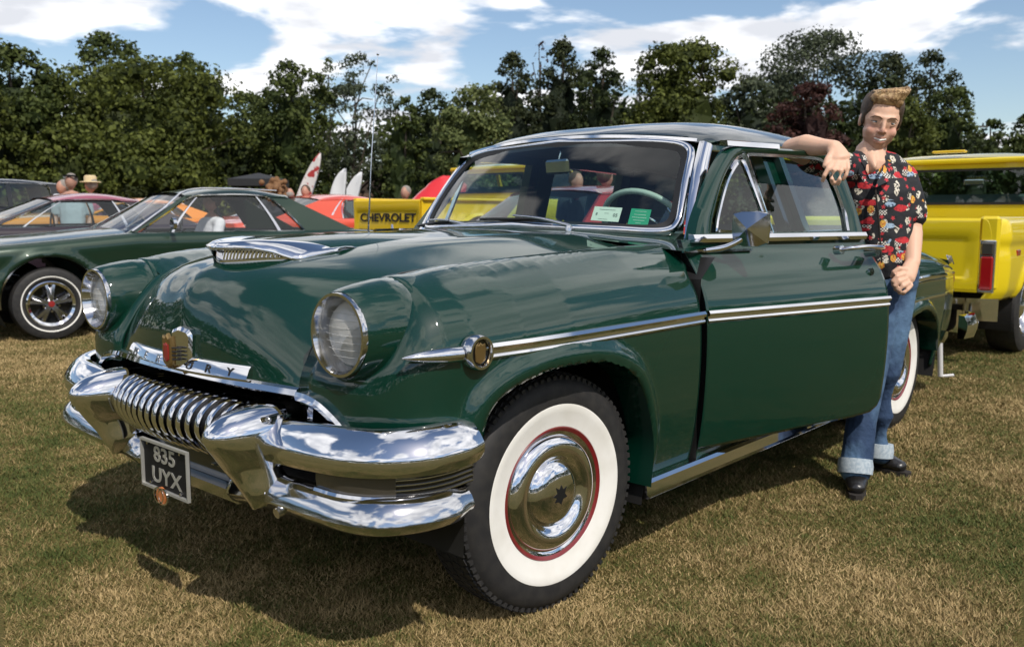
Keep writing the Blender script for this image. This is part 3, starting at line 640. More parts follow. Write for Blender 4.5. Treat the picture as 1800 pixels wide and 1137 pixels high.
# cabin: floor, seats, dash, wheel, mirror
box('cabin_floor', (-1.75, 0, .42), (2.2, 1.5, .04), 'inter', car)
box('cabin_side', (-1.75, -.82, .72), (2.1, .03, .62), 'inter', car); box('cabin_side', (-2.22, .82, .72), (.90, .03, .62), 'inter', car)
box('firewall', (-.80, 0, .72), (.05, 1.6, .60), 'black', car)
def seat(x):
    s_ = box('bench_cushion', (x, 0, .62), (.52, 1.30, .20), 'inter', car, bev=.05); box('bench_backrest', (x-.30, 0, .84), (.16, 1.30, .50), 'inter', car, roty(-.16), .05)
seat(-1.62); seat(-2.50)
box('parcel_shelf', (-2.98, 0, 1.0), (.40, 1.2, .03), 'inter', car)
dsh = grid('dashboard', [[(-.90-.10*abs(t)**2-a, .74*t, z) for a, z in ((-.06, 1.060), (.02, 1.066), (.10, 1.05), (.135, 1.0), (.12, .93), (.10, .80))] for t in np.linspace(-1, 1, 20)], 'dash', car)
sc3, sn = np.array([-1.215, .36, 1.075]), np.array([-.80, 0, .60]); sn /= np.linalg.norm(sn); e1 = np.array([0, 1., 0]); e2 = np.cross(sn, e1)
sw = [sc3+.205*(cos(a)*e1+sin(a)*e2) for a in np.linspace(0, 2*pi, 49)[:-1]]
V, f = sweep(sw, circ(.0125, 10), up=sn, closed=True); st = mesh('steering_wheel', V, f, 'cream', car)
for a in (0, pi): tube('wheel_spoke', [sc3-sn*.03, sc3+.2*(cos(a)*e1)], .008, 'cream', st, 8)
tube('horn_ring', [sc3-sn*.01+.09*(cos(a)*e1+sin(a)*e2) for a in np.linspace(0, 2*pi, 25)[:-1]], .004, 'chrome', st, 6, up=sn, closed=True)
tube('steering_column', [sc3-sn*.03, sc3-sn*.32], .022, 'cream', st, 12)
mr = box('rear_view_mirror', (-1.045, .015, 1.345), (.020, .155, .062), 'chromed', car, rotz(-.22)@roty(.12), .012); box('mirror_glass', (-1.056, .013, 1.345), (.004, .142, .050), 'mirror', mr, rotz(-.22)@roty(.12), .008)
tube('mirror_stem', [(-1.045, .02, 1.36), (-1.05, .025, 1.40), (-1.085, .0, 1.432)], .004, 'chrome', mr, 8)
stn = Vector((.82, .20, .53))
def screen_card(name, t0, s0, wd, h, m, lines, parent=car):
    o = ws(t0, s0)-np.array([.012, 0, .006]); ax = ws(t0+.05, s0)-ws(t0-.05, s0); up = ws(t0, s0+.05)-ws(t0, s0-.05); fm = frame4(o, ax, up)
    V, f = boxv((0, 0, 0), (wd, h, .001)); me = bpy.data.meshes.new(name); me.from_pydata([tuple(fm@Vector(q)) for q in V], [], f); k = link(name, me, m, parent, smooth=False)
    for s, sz, y, x, mm in lines: text('sticker_print', s, sz, fm@Matrix.Translation((x, y, .0015)), mm, k, .0002)
screen_card('windscreen_sticker', .575, .17, .115, .062, 'stick1', [('-------------', .016, .020, 0, 'ink'), ('8', .016, -.002, -.04, 'ink'), ('05', .020, -.004, .038, 'ink'), ('----------', .012, -.022, -.01, 'ink'), ('------', .010, .004, 0, 'ink')])
screen_card('windscreen_sticker', .765, .16, .078, .072, 'stick2', [('----------', .014, .026, 0, 'stick1'), ('--------', .018, .012, 0, 'stick1'), ('--------', .022, .000, 0, 'stick1'), ('-------', .020, -.012, 0, 'stick1'), ('-----', .014, -.024, 0, 'stick1')])
# wipers and antenna
for yv, s in ((.27, 1), (-.33, 1)):
    piv = np.array([-.80 if yv > 0 else -.83, yv, 1.085]); lathe('wiper_pivot', [(0, .022), (.010, .020), (.014, .008), (.015, -.012)], 'chromed', car, 16, piv, np.array([[1, 0, 0], [0, 0, -1], [0, 1, 0]]))
    tb = yv/.695; e = ws(tb-.38, .055)+np.array([.022, 0, .012]); wa = tube('wiper_arm', [piv+[0, 0, .018], lerp(piv, e, .5)+[.012, 0, .022], e+[0.008, 0, .010]], .0055, 'alu', car, 8, scale=[1.4, 1, .7], smooth_n=12)
    bl_ = [ws(tb-.38+d, .055+.01*abs(d))+np.array([.014, 0, .007]) for d in np.linspace(-.30, .24, 12)]
    tube('wiper_blade', bl_, .006, 'seal', wa, 6)
an = tube('radio_aerial', [(-.63, -.74, 1.02), (-.66, -.74, 1.4), (-.705, -.74, 1.845)], .0028, 'chrome', car, 8, scale=[1.5, 1, .6]); lathe('aerial_tip', [(0, -.006), (.005, -.004), (.006, 0), (.005, .004), (0, .006)], 'chrome', an, 10, (-.705, -.74, 1.848)); lathe('aerial_base', [(.018, -.02), (.016, .01), (.008, .03)], 'chrome', an, 12, (-.63, -.74, 1.03), np.array([[1, 0, 0], [0, 0, -1], [0, 1, 0]]))

# ---- wheels
def merc_wheel(x, y, parent, steer=0., sg=1):
    h = bpy.data.objects.new('wheel', None); C.objects.link(h); h.parent = parent; h.location = (x, y, .345); h.rotation_euler = (0, 0, steer if sg > 0 else pi+steer)
    T = [(.195, .075), (.215, .082), (.262, .092), (.300, .093), (.322, .086), (.336, .074), (.344, .060), (.348, .03), (.349, 0), (.348, -.03), (.344, -.07), (.33, -.09), (.29, -.10), (.20, -.085)]
    ty = lathe('tyre', T, 'rubber', h, 96, sharp=60)
    # tread blocks
    vs = []
    for k in range(84):
        a = 2*pi*k/84
        for j, (yy, wd, sk) in enumerate(((.052, .024, .3), (.020, .026, -.35), (-.014, .026, .35), (-.048, .024, -.3))):
            c_, s_ = cos(a+.02*(j % 2)), sin(a+.02*(j % 2)); Rm = np.array([[c_, 0, -s_], [0, 1, 0], [s_, 0, c_]])
            V, f = boxv((0, 0, 0), (.010, wd, .0185)); V = V@rotx(sk).T+np.array([.3462-abs(yy)*.07+.0005, yy, 0]); vs.append((V@Rm.T, f))
        c_, s_ = cos(a), sin(a); Rm = np.array([[c_, 0, -s_], [0, 1, 0], [s_, 0, c_]]); V, f = boxv((.334, .073, 0), (.020, .010, .0135)); vs.append((V@Rm.T, f))
    V, f = join_vf(vs); tr = mesh('tread', V, f, 'rubber', ty, smooth=False); tr['kind'] = 'stuff'
    lathe('whitewall', [(.194, .0785), (.197, .0815), (.215, .0845), (.24, .0905), (.258, .0945), (.264, .0935)], 'white', h, 96)
    lathe('rim', [(.165, .060), (.178, .074), (.186, .080), (.1935, .0835), (.1955, .081), (.196, .07)], 'redl', h, 72)
    hc = lathe('hubcap', [(0.000, 0.104), (0.031, 0.103), (0.057, 0.099), (0.078, 0.092), (0.092, 0.080), (0.098, 0.072), (0.103, 0.074), (0.109, 0.082), (0.123, 0.092), (0.140, 0.094), (0.157, 0.089), (0.167, 0.080), (0.172, 0.073), (0.178, 0.076), (0.184, 0.078), (0.187, 0.070)], 'chrome', h, 80, sharp=50)
    hd = [(.03, .0), (.012, .008), (.018, .026), (.004, .018), (-.004, .030), (-.012, .016), (-.026, .022), (-.018, .004), (-.028, -.008), (-.012, -.012), (-.004, -.028), (.008, -.018), (.022, -.018), (.014, -.006)]
    mesh('hubcap_emblem', [(a, .1042, b) for a, b in hd]+[(a, .101, b) for a, b in hd], [list(range(14)), ]+gfaces(2, 14, False, True), 'plate', hc, smooth=False)
    return h
merc_wheel(-.018, .765, car, radians(-5.2)); merc_wheel(-.018, -.765, car, radians(-5.2), -1); merc_wheel(-3, .735, car); merc_wheel(-3, -.735, car, 0, -1)

# ---- the open driver's door, built closed then swung about its hinge
door = bpy.data.objects.new('front_door', None); C.objects.link(door); door.parent = car; door['label'] = 'open driver door with mirror and half lowered window'
door.location = (-.706, .905, 0); DR = radians(-14); door.rotation_euler = (0, 0, DR)
DM = Matrix.Translation((.706, -.905, 0))
def dpart(o):
    o.data.transform(DM); o.parent = door; return o
zbd = lambda x: ki(x, [-1.757, -1.74, -1.70, -1.6, -.8, -.70], [.42, .378, .355, .348, .342, .345])
G = side_grid(-.722, -1.752, zbd); dk = dpart(grid('door_skin', G, 'green', None, thick=.003))
# rolled edges and inner trim panel
Gi = []
for x in np.linspace(-.722, -1.752, 12):
    Gi.append([(x, Wd(x)-.125-.03*(z > 1.0), z) for z in np.linspace(zbd(x), 1.058, 12)])
dpart(grid('inner_panel', Gi, 'inter', None, flip=True))
for row in (G[0], G[-1]):
    dpart(grid('door_edge', [[tuple(p), (p[0], min(p[1], p[1])-max(.02, p[1]-(Wd(p[0])-.125)), p[2])] for p in row], 'gloss', None))
dpart(grid('door_edge', [[tuple(r[0]), (r[0][0], Wd(r[0][0])-.125, r[0][2])] for r in G], 'gloss', None))
dpart(trim('side_trim', -.724, -1.752, zt, None, 'd'))
dpart(sec_strip('belt_trim', [(x, Wd(x)-.122, 1.067) for x in np.linspace(-.76, -1.74, 16)], [(-.014, -.018), (.012, -.018), (.018, -.004), (.010, .010), (-.014, .012)], 'chrome', None))
dpart(sec_strip('shoulder_trim', [(x, Wd(x)-.106, 1.020) for x in np.linspace(-.705, -1.05, 12)], [(-.004, -.004), (.005, -.004), (.004, .005), (-.004, .005)], 'chrome', None))
# window frame
def dg(x, q): return np.array([x, lerp(.795, .685, q), lerp(1.062, 1.405, q)])
fo = [dg(-.755, -.03), dg(-.80, .2), dg(-.92, .62), dg(-1.02, .90), dg(-1.06, .965), dg(-1.12, .985), dg(-1.3, .99), dg(-1.55, .99), dg(-1.645, .965), dg(-1.685, .90), dg(-1.71, .7), dg(-1.735, .3), dg(-1.745, -.03)]
fi = [dg(-.865, .05), dg(-.89, .2), dg(-.985, .60), dg(-1.065, .82), dg(-1.10, .875), dg(-1.15, .90), dg(-1.3, .905), dg(-1.50, .905), dg(-1.58, .885), dg(-1.61, .83), dg(-1.632, .65), dg(-1.66, .3), dg(-1.655, .055)]
FO, FI = cat(fo, 60), cat(fi, 60)
G = []
for a, b in zip(FO, FI): n_ = np.array([0, .022, 0]); G.append([a-n_, a*.9+b*.1+n_*.7, lerp(a, b, .35)+n_, lerp(a, b, .8)+n_*.7, b+n_*.2, b-n_])
dpart(grid('window_frame', G, 'green', None, cv=True, flip=True, sharp=50))
lowb = [[dg(x, q)+np.array([0, d, 0]) for q, d in ((-.03, .018), (.055, .018), (.055, -.02), (-.03, -.02))] for x in np.linspace(-.80, -1.72, 8)]
dpart(grid('window_sill', lowb, 'green', None, cv=True, sharp=30))
dpart(sec_strip('frame_cap_trim', [dg(x, 1.0+.012)+np.array([0, .008, 0]) for x in np.linspace(-1.03, -1.32, 8)], [(-.022, -.008), (.020, -.012), (.016, .006), (-.018, .010)], 'chrome', None))
IN = [lerp(a, b, 1.03)+np.array([0, .004, 0]) for a, b in zip(FO, FI)]
dpart(sec_strip('window_channel', IN[15:]+[IN[-1]], [(-.006, -.006), (.006, -.006), (.006, .006), (-.006, .006)], 'alu', None))
vt = [dg(-.885, .075), dg(-.91, .22), dg(-1.0, .60), dg(-1.075, .80), dg(-1.10, .82), dg(-1.125, .60), dg(-1.15, .30), dg(-1.16, .075)]
dpart(sec_strip('quarter_light_frame', cat(vt+[vt[0]], 50)[:-1]+np.array([0, .012, 0]), [(-.005, -.005), (.005, -.005), (.005, .005), (-.005, .005)], 'chrome', None, up=(0, 1, 0), closed=True))
dpart(mesh('quarter_light', [p+np.array([0, .01, 0]) for p in vt], [list(range(8))], 'sglass', None))
dpart(sec_strip('window_divider', [dg(-1.178, .03)+[0, .012, 0], dg(-1.125, .90)+[0, .012, 0]], [(-.009, -.01), (.009, -.01), (.009, .01), (-.009, .01)], 'chrome', None))
gp = [dg(-1.18, .05), dg(-1.165, .59), dg(-1.62, .55), dg(-1.645, .5), dg(-1.665, .05)]
dpart(mesh('window_glass', [p+np.array([0, -.004, 0]) for p in gp], [list(range(5))], 'sglass', None))
hp = cat([(-1.49, side_y(-1.5, 1.0, 'd')+.004, 1.012), (-1.52, side_y(-1.5, 1.0, 'd')+.045, 1.020), (-1.60, side_y(-1.5, 1.0, 'd')+.052, 1.024), (-1.70, side_y(-1.5, 1.0, 'd')+.046, 1.020), (-1.735, side_y(-1.5, 1.0, 'd')+.030, 1.014)], 20)
dpart(tube('door_handle', hp, .013, 'chrome', None, 10, r2=.009)); dpart(tube('handle_base', [(-1.49, side_y(-1.5, 1.0, 'd')-.01, 1.010), (-1.49, side_y(-1.5, 1.0, 'd')+.02, 1.013)], .018, 'chrome', None, 12))
dpart(tube('handle_base', [(-1.69, side_y(-1.5, .98, 'd')-.01, .998), (-1.69, side_y(-1.5, .98, 'd')+.04, 1.004)], .020, 'chromed', None, 12))
dpart(tube('door_lock', [(-1.675, side_y(-1.67, .92, 'd')-.005, .922), (-1.675, side_y(-1.67, .92, 'd')+.010, .924)], .014, 'chrome', None, 14))
# door mirror: faceted square back on a curved arm
mc = np.array([-.925, .925, 1.098]); mb = []
sq = [(.062, .052), (.030, .060), (-.030, .060), (-.062, .052), (-.066, 0), (-.060, -.050), (-.028, -.062), (.028, -.062), (.060, -.050), (.066, 0)]
ax = np.array([.90, .42, 0]); ax /= np.linalg.norm(ax); sx = np.array([-ax[1], ax[0], 0])
V = [mc+ax*.055]+[mc+ax*.018+sx*a*.96+np.array([0, 0, b])*.96 for a, b in sq]+[mc+ax*.004+sx*a+np.array([0, 0, b]) for a, b in sq]+[mc-ax*.006+sx*a*.98+np.array([0, 0, b])*.98 for a, b in sq]
f = [[0, 1+i, 1+(i+1) % 10] for i in range(10)]+gfaces(3, 10, False, True, 1)+[list(range(21, 31))]
mh = dpart(mesh('door_mirror', V, f, 'chromed', None, sharp=18))
mg = mesh('mirror_glass', [mc-ax*.0075+sx*a*.9+np.array([0, 0, b])*.9 for a, b in sq], [list(range(10))], 'mirror', None); mg.data.transform(DM); mg.parent = door
dpart(tube('mirror_arm', [(-.80, .835, 1.022), (-.85, .87, 1.032), (-.885, .905, 1.055), (-.91, .930, 1.085)], .011, 'chrome', None, 10, scale=[.9, 1.1, .9, .7], smooth_n=12))

# ---------------------------------------------------------------- field
def gmat():
    m = bpy.data.materials.new('field turf'); m.use_nodes = True; t = m.node_tree; b = t.nodes['Principled BSDF']; b.inputs['Roughness'].default_value = .95; b.inputs['Specular IOR Level'].default_value = .15
    tc = t.nodes.new('ShaderNodeTexCoord'); outs = []
    for sc, de in ((.9, 6), (9, 8), (120, 6)):
        n = t.nodes.new('ShaderNodeTexNoise'); n.inputs['Scale'].default_value = sc; n.inputs['Detail'].default_value = de; n.inputs['Roughness'].default_value = .6; t.links.new(tc.outputs['Object'], n.inputs['Vector']); outs.append(n)
    ad = t.nodes.new('ShaderNodeMath'); ad.operation = 'MULTIPLY_ADD'; ad.inputs[1].default_value = .5; t.links.new(outs[0].outputs['Fac'], ad.inputs[0])
    a2 = t.nodes.new('ShaderNodeMath'); a2.operation = 'MULTIPLY'; a2.inputs[1].default_value = .5; t.links.new(outs[1].outputs['Fac'], a2.inputs[0]); t.links.new(a2.outputs[0], ad.inputs[2])
    r = t.nodes.new('ShaderNodeValToRGB'); e = r.color_ramp.elements; e[0].position = .30; e[0].color = (.050, .065, .016, 1); e[1].position = .70; e[1].color = (.20, .155, .066, 1); k = e.new(.5); k.color = (.14, .12, .042, 1)
    t.links.new(ad.outputs[0], r.inputs[0])
    mx = t.nodes.new('ShaderNodeMix'); mx.data_type = 'RGBA'; mx.blend_type = 'MULTIPLY'; mx.inputs['Factor'].default_value = .8; r2 = t.nodes.new('ShaderNodeValToRGB'); r2.color_ramp.elements[0].position = .3; r2.color_ramp.elements[1].position = .7; r2.color_ramp.elements[0].color = (.35, .35, .32, 1); r2.color_ramp.elements[1].color = (1.3, 1.25, 1.1, 1)
    t.links.new(outs[2].outputs['Fac'], r2.inputs[0]); t.links.new(r.outputs[0], mx.inputs['A']); t.links.new(r2.outputs[0], mx.inputs['B']); t.links.new(mx.outputs['Result'], b.inputs['Base Color'])
    bp = t.nodes.new('ShaderNodeBump'); bp.inputs['Strength'].default_value = .9; bp.inputs['Distance'].default_value = .02; t.links.new(outs[2].outputs['Fac'], bp.inputs['Height']); t.links.new(bp.outputs[0], b.inputs['Normal'])
    return m
M['turf'] = gmat()
gv = []; gs = 400
g_ = np.unique(np.r_[-np.geomspace(2, gs, 18), np.linspace(-2, 2, 5), np.geomspace(2, gs, 18)])
GX = [[(x-2, y-2, 0) for y in g_] for x in g_]
tag(grid('grass_field', GX, 'turf', None, flip=False), kind='structure')
def blade_mat():
    m = bpy.data.materials.new('grass blades'); m.use_nodes = True; t = m.node_tree; b = t.nodes['Principled BSDF']; b.inputs['Roughness'].default_value = .75; b.inputs['Specular IOR Level'].default_value = .25
    a = t.nodes.new('ShaderNodeAttribute'); a.attribute_name = 'tone'; r = t.nodes.new('ShaderNodeValToRGB'); e = r.color_ramp.elements
    e[0].position = 0; e[0].color = (.050, .075, .017, 1); e[1].position = 1; e[1].color = (.42, .31, .15, 1); k = e.new(.35); k.color = (.115, .125, .034, 1); k = e.new(.65); k.color = (.21, .155, .062, 1)
    t.links.new(a.outputs['Fac'], r.inputs[0]); t.links.new(r.outputs[0], b.inputs['Base Color']); return m
M['blade'] = blade_mat()
def vnoise(x, y, s, seed):
    r = np.random.default_rng(seed); T = r.random((64, 64)); X = x*s % 64; Y = y*s % 64; i = X.astype(int); j = Y.astype(int); u = X-i; v = Y-j; u = u*u*(3-2*u); v = v*v*(3-2*v)
    g = lambda a, b: T[a % 64, b % 64]
    return (g(i, j)*(1-u)+g(i+1, j)*u)*(1-v)+(g(i, j+1)*(1-u)+g(i+1, j+1)*u)*v
def tri_mesh(name, V, n, tone, m):
    me = bpy.data.meshes.new(name); me.vertices.add(len(V)); me.vertices.foreach_set('co', V.astype(np.float32).ravel())
    nl = len(V); me.loops.add(nl); me.loops.foreach_set('vertex_index', np.arange(nl, dtype=np.int32)); me.polygons.add(nl//n); me.polygons.foreach_set('loop_start', np.arange(0, nl, n, dtype=np.int32)); me.update(calc_edges=True)
    if tone is not None:
        at_ = me.attributes.new('tone', 'FLOAT', 'POINT'); at_.data.foreach_set('value', np.repeat(tone, n).astype(np.float32))
    o = bpy.data.objects.new(name, me); C.objects.link(o); me.materials.append(M[m] if isinstance(m, str) else m); return o
nb = 760000
d = 1.55*(9.5/1.55)**rng.random(nb)**.80; lat = (rng.random(nb)*2-1)*.60*d
bx = CP[0]+FH[0]*d+R[0]*lat; by = CP[1]+FH[1]*d+R[1]*lat
dry = .55*vnoise(bx, by, 1.3, 1)+.30*vnoise(bx, by, 5, 2)+.3*vnoise(bx, by, 17, 3); tone = np.clip((dry-.56)*1.35+.55+rng.normal(0, .23, nb), 0, 1)
hgt = (.006+.017*rng.random(nb)**1.5)*(.6+.8*vnoise(bx, by, 6, 4))*(.62+.05*d); an_ = rng.random(nb)*2*pi; wd_ = (.0008+.0009*rng.random(nb))*(1+.22*d); ln = rng.random(nb)**.7*1.5
P0 = np.c_[bx, by, np.zeros(nb)]; sd_ = np.c_[np.cos(an_), np.sin(an_), np.zeros(nb)]*wd_[:, None]; la = rng.random(nb)*2*pi
tp = P0+np.c_[np.cos(la)*hgt*ln, np.sin(la)*hgt*ln, hgt]
V = np.empty((nb, 3, 3)); V[:, 0] = P0-sd_; V[:, 1] = P0+sd_; V[:, 2] = tp
tag(tri_mesh('grass_blades', V.reshape(-1, 3), 3, tone, 'blade'), kind='stuff')

# ---------------------------------------------------------------- trees
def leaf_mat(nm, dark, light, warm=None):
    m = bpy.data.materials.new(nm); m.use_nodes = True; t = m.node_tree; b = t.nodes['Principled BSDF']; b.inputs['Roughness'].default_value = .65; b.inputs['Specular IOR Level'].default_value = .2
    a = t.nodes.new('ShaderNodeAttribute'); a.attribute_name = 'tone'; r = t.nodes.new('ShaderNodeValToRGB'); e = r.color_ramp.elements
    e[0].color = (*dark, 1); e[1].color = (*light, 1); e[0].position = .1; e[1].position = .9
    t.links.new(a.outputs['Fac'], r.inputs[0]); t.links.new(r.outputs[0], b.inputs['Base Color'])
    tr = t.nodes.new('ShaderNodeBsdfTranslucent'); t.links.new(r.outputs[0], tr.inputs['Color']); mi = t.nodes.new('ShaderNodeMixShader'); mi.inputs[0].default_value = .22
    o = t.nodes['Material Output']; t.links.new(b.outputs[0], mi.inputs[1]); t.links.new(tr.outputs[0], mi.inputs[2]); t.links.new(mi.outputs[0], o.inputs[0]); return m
M['bark'] = mat('bark', (.05, .038, .028), .9, noise=(8, (.09, .075, .055), .35, .7), bump=(20, .5, .03))
LM = {'oak': leaf_mat('oak leaves', (.034, .046, .010), (.125, .145, .028)), 'dark': leaf_mat('dark leaves', (.015, .024, .009), (.058, .078, .022)), 'pine': leaf_mat('pine needles', (.014, .022, .010), (.066, .078, .030)),
      'pale': leaf_mat('willow leaves', (.05, .07, .022), (.18, .205, .07)), 'grey': leaf_mat('grey green leaves', (.028, .040, .024), (.105, .125, .070)), 'red': leaf_mat('copper leaves', (.026, .011, .010), (.09, .038, .030)), 'mid': leaf_mat('mid leaves', (.024, .038, .010), (.095, .118, .028))}
def tree(u, hw, v, D, lm, label, seed, name='broadleaf_tree', shape='round', leaf=.26, dens=1.0, gaps=0., low=.08, trunk=.25, v0=None, catg='tree'):
    r = np.random.default_rng(seed); base = gnd(u, D); W_ = hw*D/FPX; H = (377-v)*D/FPX+CP[2]
    W_ *= 1.22 if shape != 'airy' else 1.1; root = empty(name, base, label=label, cat=catg, group='trees behind the field')
    nc = {'round': 95, 'pine': 80, 'airy': 70, 'hedge': 60, 'column': 85}[shape]; cc = []
    lob = r.random(5)*6.28
    def envf(h, a):
        if shape == 'round': e = sqrt(max(0, 1-(max(h-.40, 0)/.62)**2.4)) if h > .40 else .88+.12*h/.40
        elif shape == 'airy': e = sqrt(max(.02, 1-((h-.60)/.44)**2))
        elif shape == 'column': e = (min(1.15, (1-h)**.55*1.6))*(1-.22*max(0, sin(h*19+lob[3]+2*sin(a+lob[4])))*(h > .3))
        else: e = (1-h)**.6*1.1+.05
        return e*(1+.13*sin(3*a+lob[0]+5*h)+.10*sin(7*h+lob[1]+a)+.07*sin(5*a+lob[2]))
    for i in range(nc):
        h = low+(1-low)*r.random()**.8 if shape != 'airy' else .28+.72*r.random()
        a = r.random()*2*pi; rad = W_*(.15+.15*r.random())*(.8 if shape != 'round' else 1)*(.75 if h > .85 else 1)
        q = 1-.35*r.random() if shape != 'airy' else r.random()**.6
        k = max(envf(h, a)*W_-rad*.8, 0)*q; cc.append((cos(a)*k, sin(a)*k, min(h*H, H-rad*(.3+.5*r.random())), rad))
    cc.append((0, 0, H-W_*.2, W_*.24)); cc = np.array(cc)
    area = (cc[:, 3]**2).sum()*12.6; n = int(min(area/(leaf*leaf)*.85*dens, 19000)); pk = r.choice(len(cc), n, p=cc[:, 3]**2/(cc[:, 3]**2).sum())
    dv = r.normal(size=(n, 3)); dv /= np.linalg.norm(dv, axis=1)[:, None]; dv[:, 2] = np.where(dv[:, 2] < -.5, -dv[:, 2], dv[:, 2]); rr = cc[pk, 3]*(.45+.70*r.random(n))*(1+.22*np.sin(dv[:, 0]*7+pk)*np.cos(dv[:, 1]*6+pk*2))
    c = cc[pk, :3]+dv*rr[:, None]*np.array([1, 1, .82]); c[:, 2] = np.maximum(c[:, 2], .2)
    nn = dv+r.normal(0, .55, (n, 3)); nn /= np.linalg.norm(nn, axis=1)[:, None]; t1 = np.cross(nn, r.normal(size=(n, 3))); t1 /= np.linalg.norm(t1, axis=1)[:, None]; t2 = np.cross(nn, t1)
    s = leaf*(.6+.8*r.random(n))[:, None]; Q = np.stack([c-t1*s*.5, c+t2*s*.32+nn*s*.1, c+t1*s*.5, c-t2*s*.32+nn*s*.1], 1)
    tone = np.clip(r.normal(.45, .2, n)+.28*((pk*7919 % 13)/12-.5), 0, 1)
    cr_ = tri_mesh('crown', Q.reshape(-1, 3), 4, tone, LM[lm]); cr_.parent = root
    # filler core blobs: darkest leaf colour stands in for inner shade, blocks see-through
    if dens >= 1:
        vs = []
        Gc = []; hs__ = np.linspace(low*.4, .97, 12)
        for h in hs__: Gc.append([np.array([cos(a)*envf(h, a)*W_*.40, sin(a)*envf(h, a)*W_*.40, h*H*.86-W_*.15])+r.normal(0, W_*.07, 3) for a in np.linspace(0, 2*pi, 15)[:-1]])
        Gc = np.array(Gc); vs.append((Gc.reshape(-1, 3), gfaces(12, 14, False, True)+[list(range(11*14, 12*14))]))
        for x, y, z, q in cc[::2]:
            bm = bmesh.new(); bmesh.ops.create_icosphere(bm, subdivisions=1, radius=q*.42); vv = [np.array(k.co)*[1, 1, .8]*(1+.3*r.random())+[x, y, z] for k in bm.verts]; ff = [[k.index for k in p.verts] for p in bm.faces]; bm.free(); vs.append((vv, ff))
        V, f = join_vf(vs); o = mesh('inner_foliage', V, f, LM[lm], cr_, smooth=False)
    vs = [sweep([(0, 0, -.1), (.1*W_, 0, H*.3), (0, .05*W_, H*.62), (.02, 0, H*.9)], circ(1, 8), scale=[trunk, trunk*.8, trunk*.5, .05])]
    for k in range(9 if shape == 'airy' else 6):
        z0 = H*(.22+.07*k); tgt = cc[r.integers(len(cc))]; p0 = np.array([.05*W_, 0, z0]); p1 = np.array([tgt[0], tgt[1], max(tgt[2], z0+.5)]); vs.append(sweep([p0, lerp(p0, p1, .5)+[0, 0, .3], p1], circ(1, 6), up=(.1, .2, .9), scale=[trunk*.45, trunk*.28, .03]))
    V, f = join_vf(vs); mesh('trunk', V, f, 'bark', root)
    return root
tree(40, 95, 100, 44, 'mid', 'tree with shaggy dark crown at the far left edge', 11, shape='round', leaf=.24)
tree(-60, 90, 130, 40, 'oak', 'leafy tree cut off by the left edge of the frame', 12, shape='round')
tree(205, 76, 78, 62, 'mid', 'tall flat topped tree standing behind the great oak', 13, shape='round', leaf=.3)
tree(345, 62, 108, 60, 'mid', 'second taller tree peeping over the right shoulder of the great oak', 14, shape='round', leaf=.3)
tree(265, 158, 124, 48, 'oak', 'broad domed oak, the largest crown on the left', 15, name='oak_tree', leaf=.24, dens=1.1)
tree(130, 70, 230, 42, 'oak', 'lower olive green tree between the left edge and the great oak', 16, leaf=.24)
tree(438, 55, 172, 58, 'mid', 'low light topped tree right of the great oak', 17, leaf=.26)
tree(520, 72, 124, 54, 'mid', 'tree with bare grey twigs above the curly haired woman', 18, leaf=.24)
tree(628, 68, 106, 56, 'grey', 'airy birch like tree with sky showing through its stems', 19, name='birch_tree', shape='airy', leaf=.20, dens=.9, trunk=.13)
tree(585, 34, 112, 60, 'pale', 'slender twiggy treetop left of the airy birch', 20, shape='airy', leaf=.2, dens=.95, trunk=.09)
tree(712, 40, 178, 50, 'mid', 'small round tree right of the car aerial', 21, leaf=.22)
tree(760, 48, 168, 62, 'dark', 'dark tree behind the pale willow', 22, leaf=.26)
tree(838, 66, 160, 44, 'pale', 'pale feathery willow rising behind the windscreen', 23, name='willow_tree', leaf=.20)
tree(900, 62, 104, 60, 'pine', 'dark conifer, leftmost of the pine group over the roof', 24, name='pine_tree', shape='column', leaf=.24, low=.15)
tree(985, 74, 86, 58, 'pine', 'tallest ragged conifer of the pine group over the roof', 25, name='pine_tree', shape='column', leaf=.24, low=.15)
tree(948, 22, 86, 62, 'red', 'thin half dead brown conifer spire in the pine group', 26, name='pine_tree', shape='airy', leaf=.2, dens=.5, trunk=.14)
tree(1055, 66, 98, 56, 'dark', 'conifer on the right of the pine group over the roof', 27, name='pine_tree', shape='column', leaf=.24, low=.1)
tree(1195, 104, 92, 56, 'oak', 'domed tree above the windscreen pillar', 28, leaf=.25)
tree(1118, 26, 112, 62, 'pine', 'thin twiggy treetop left of the domed tree', 29, shape='airy', leaf=.2, dens=.7, trunk=.12)
tree(1310, 66, 148, 60, 'grey', 'blue grey tree between the domed tree and the copper beech', 30, leaf=.26)
tree(1420, 112, 74, 64, 'grey', 'great airy tree with spreading grey green crown behind the man', 31, shape='round', leaf=.23, dens=.95, low=.2)
tree(1415, 70, 156, 50, 'red', 'dark red copper beech above the roof of the green car', 32, name='copper_beech', leaf=.22)
tree(1545, 74, 104, 62, 'pine', 'dark pine directly behind the head of the man', 33, name='pine_tree', leaf=.24, shape='column')
tree(1615, 64, 98, 58, 'pine', 'ragged tall pine right of the head of the man', 34, name='pine_tree', leaf=.22, shape='column', dens=.95)
tree(1655, 52, 160, 54, 'mid', 'sloping shoulder of trees above the yellow cab', 35, leaf=.22)
tree(1575, 60, 180, 48, 'oak', 'green bush like tree beside the shoulder of the man', 36, leaf=.2)
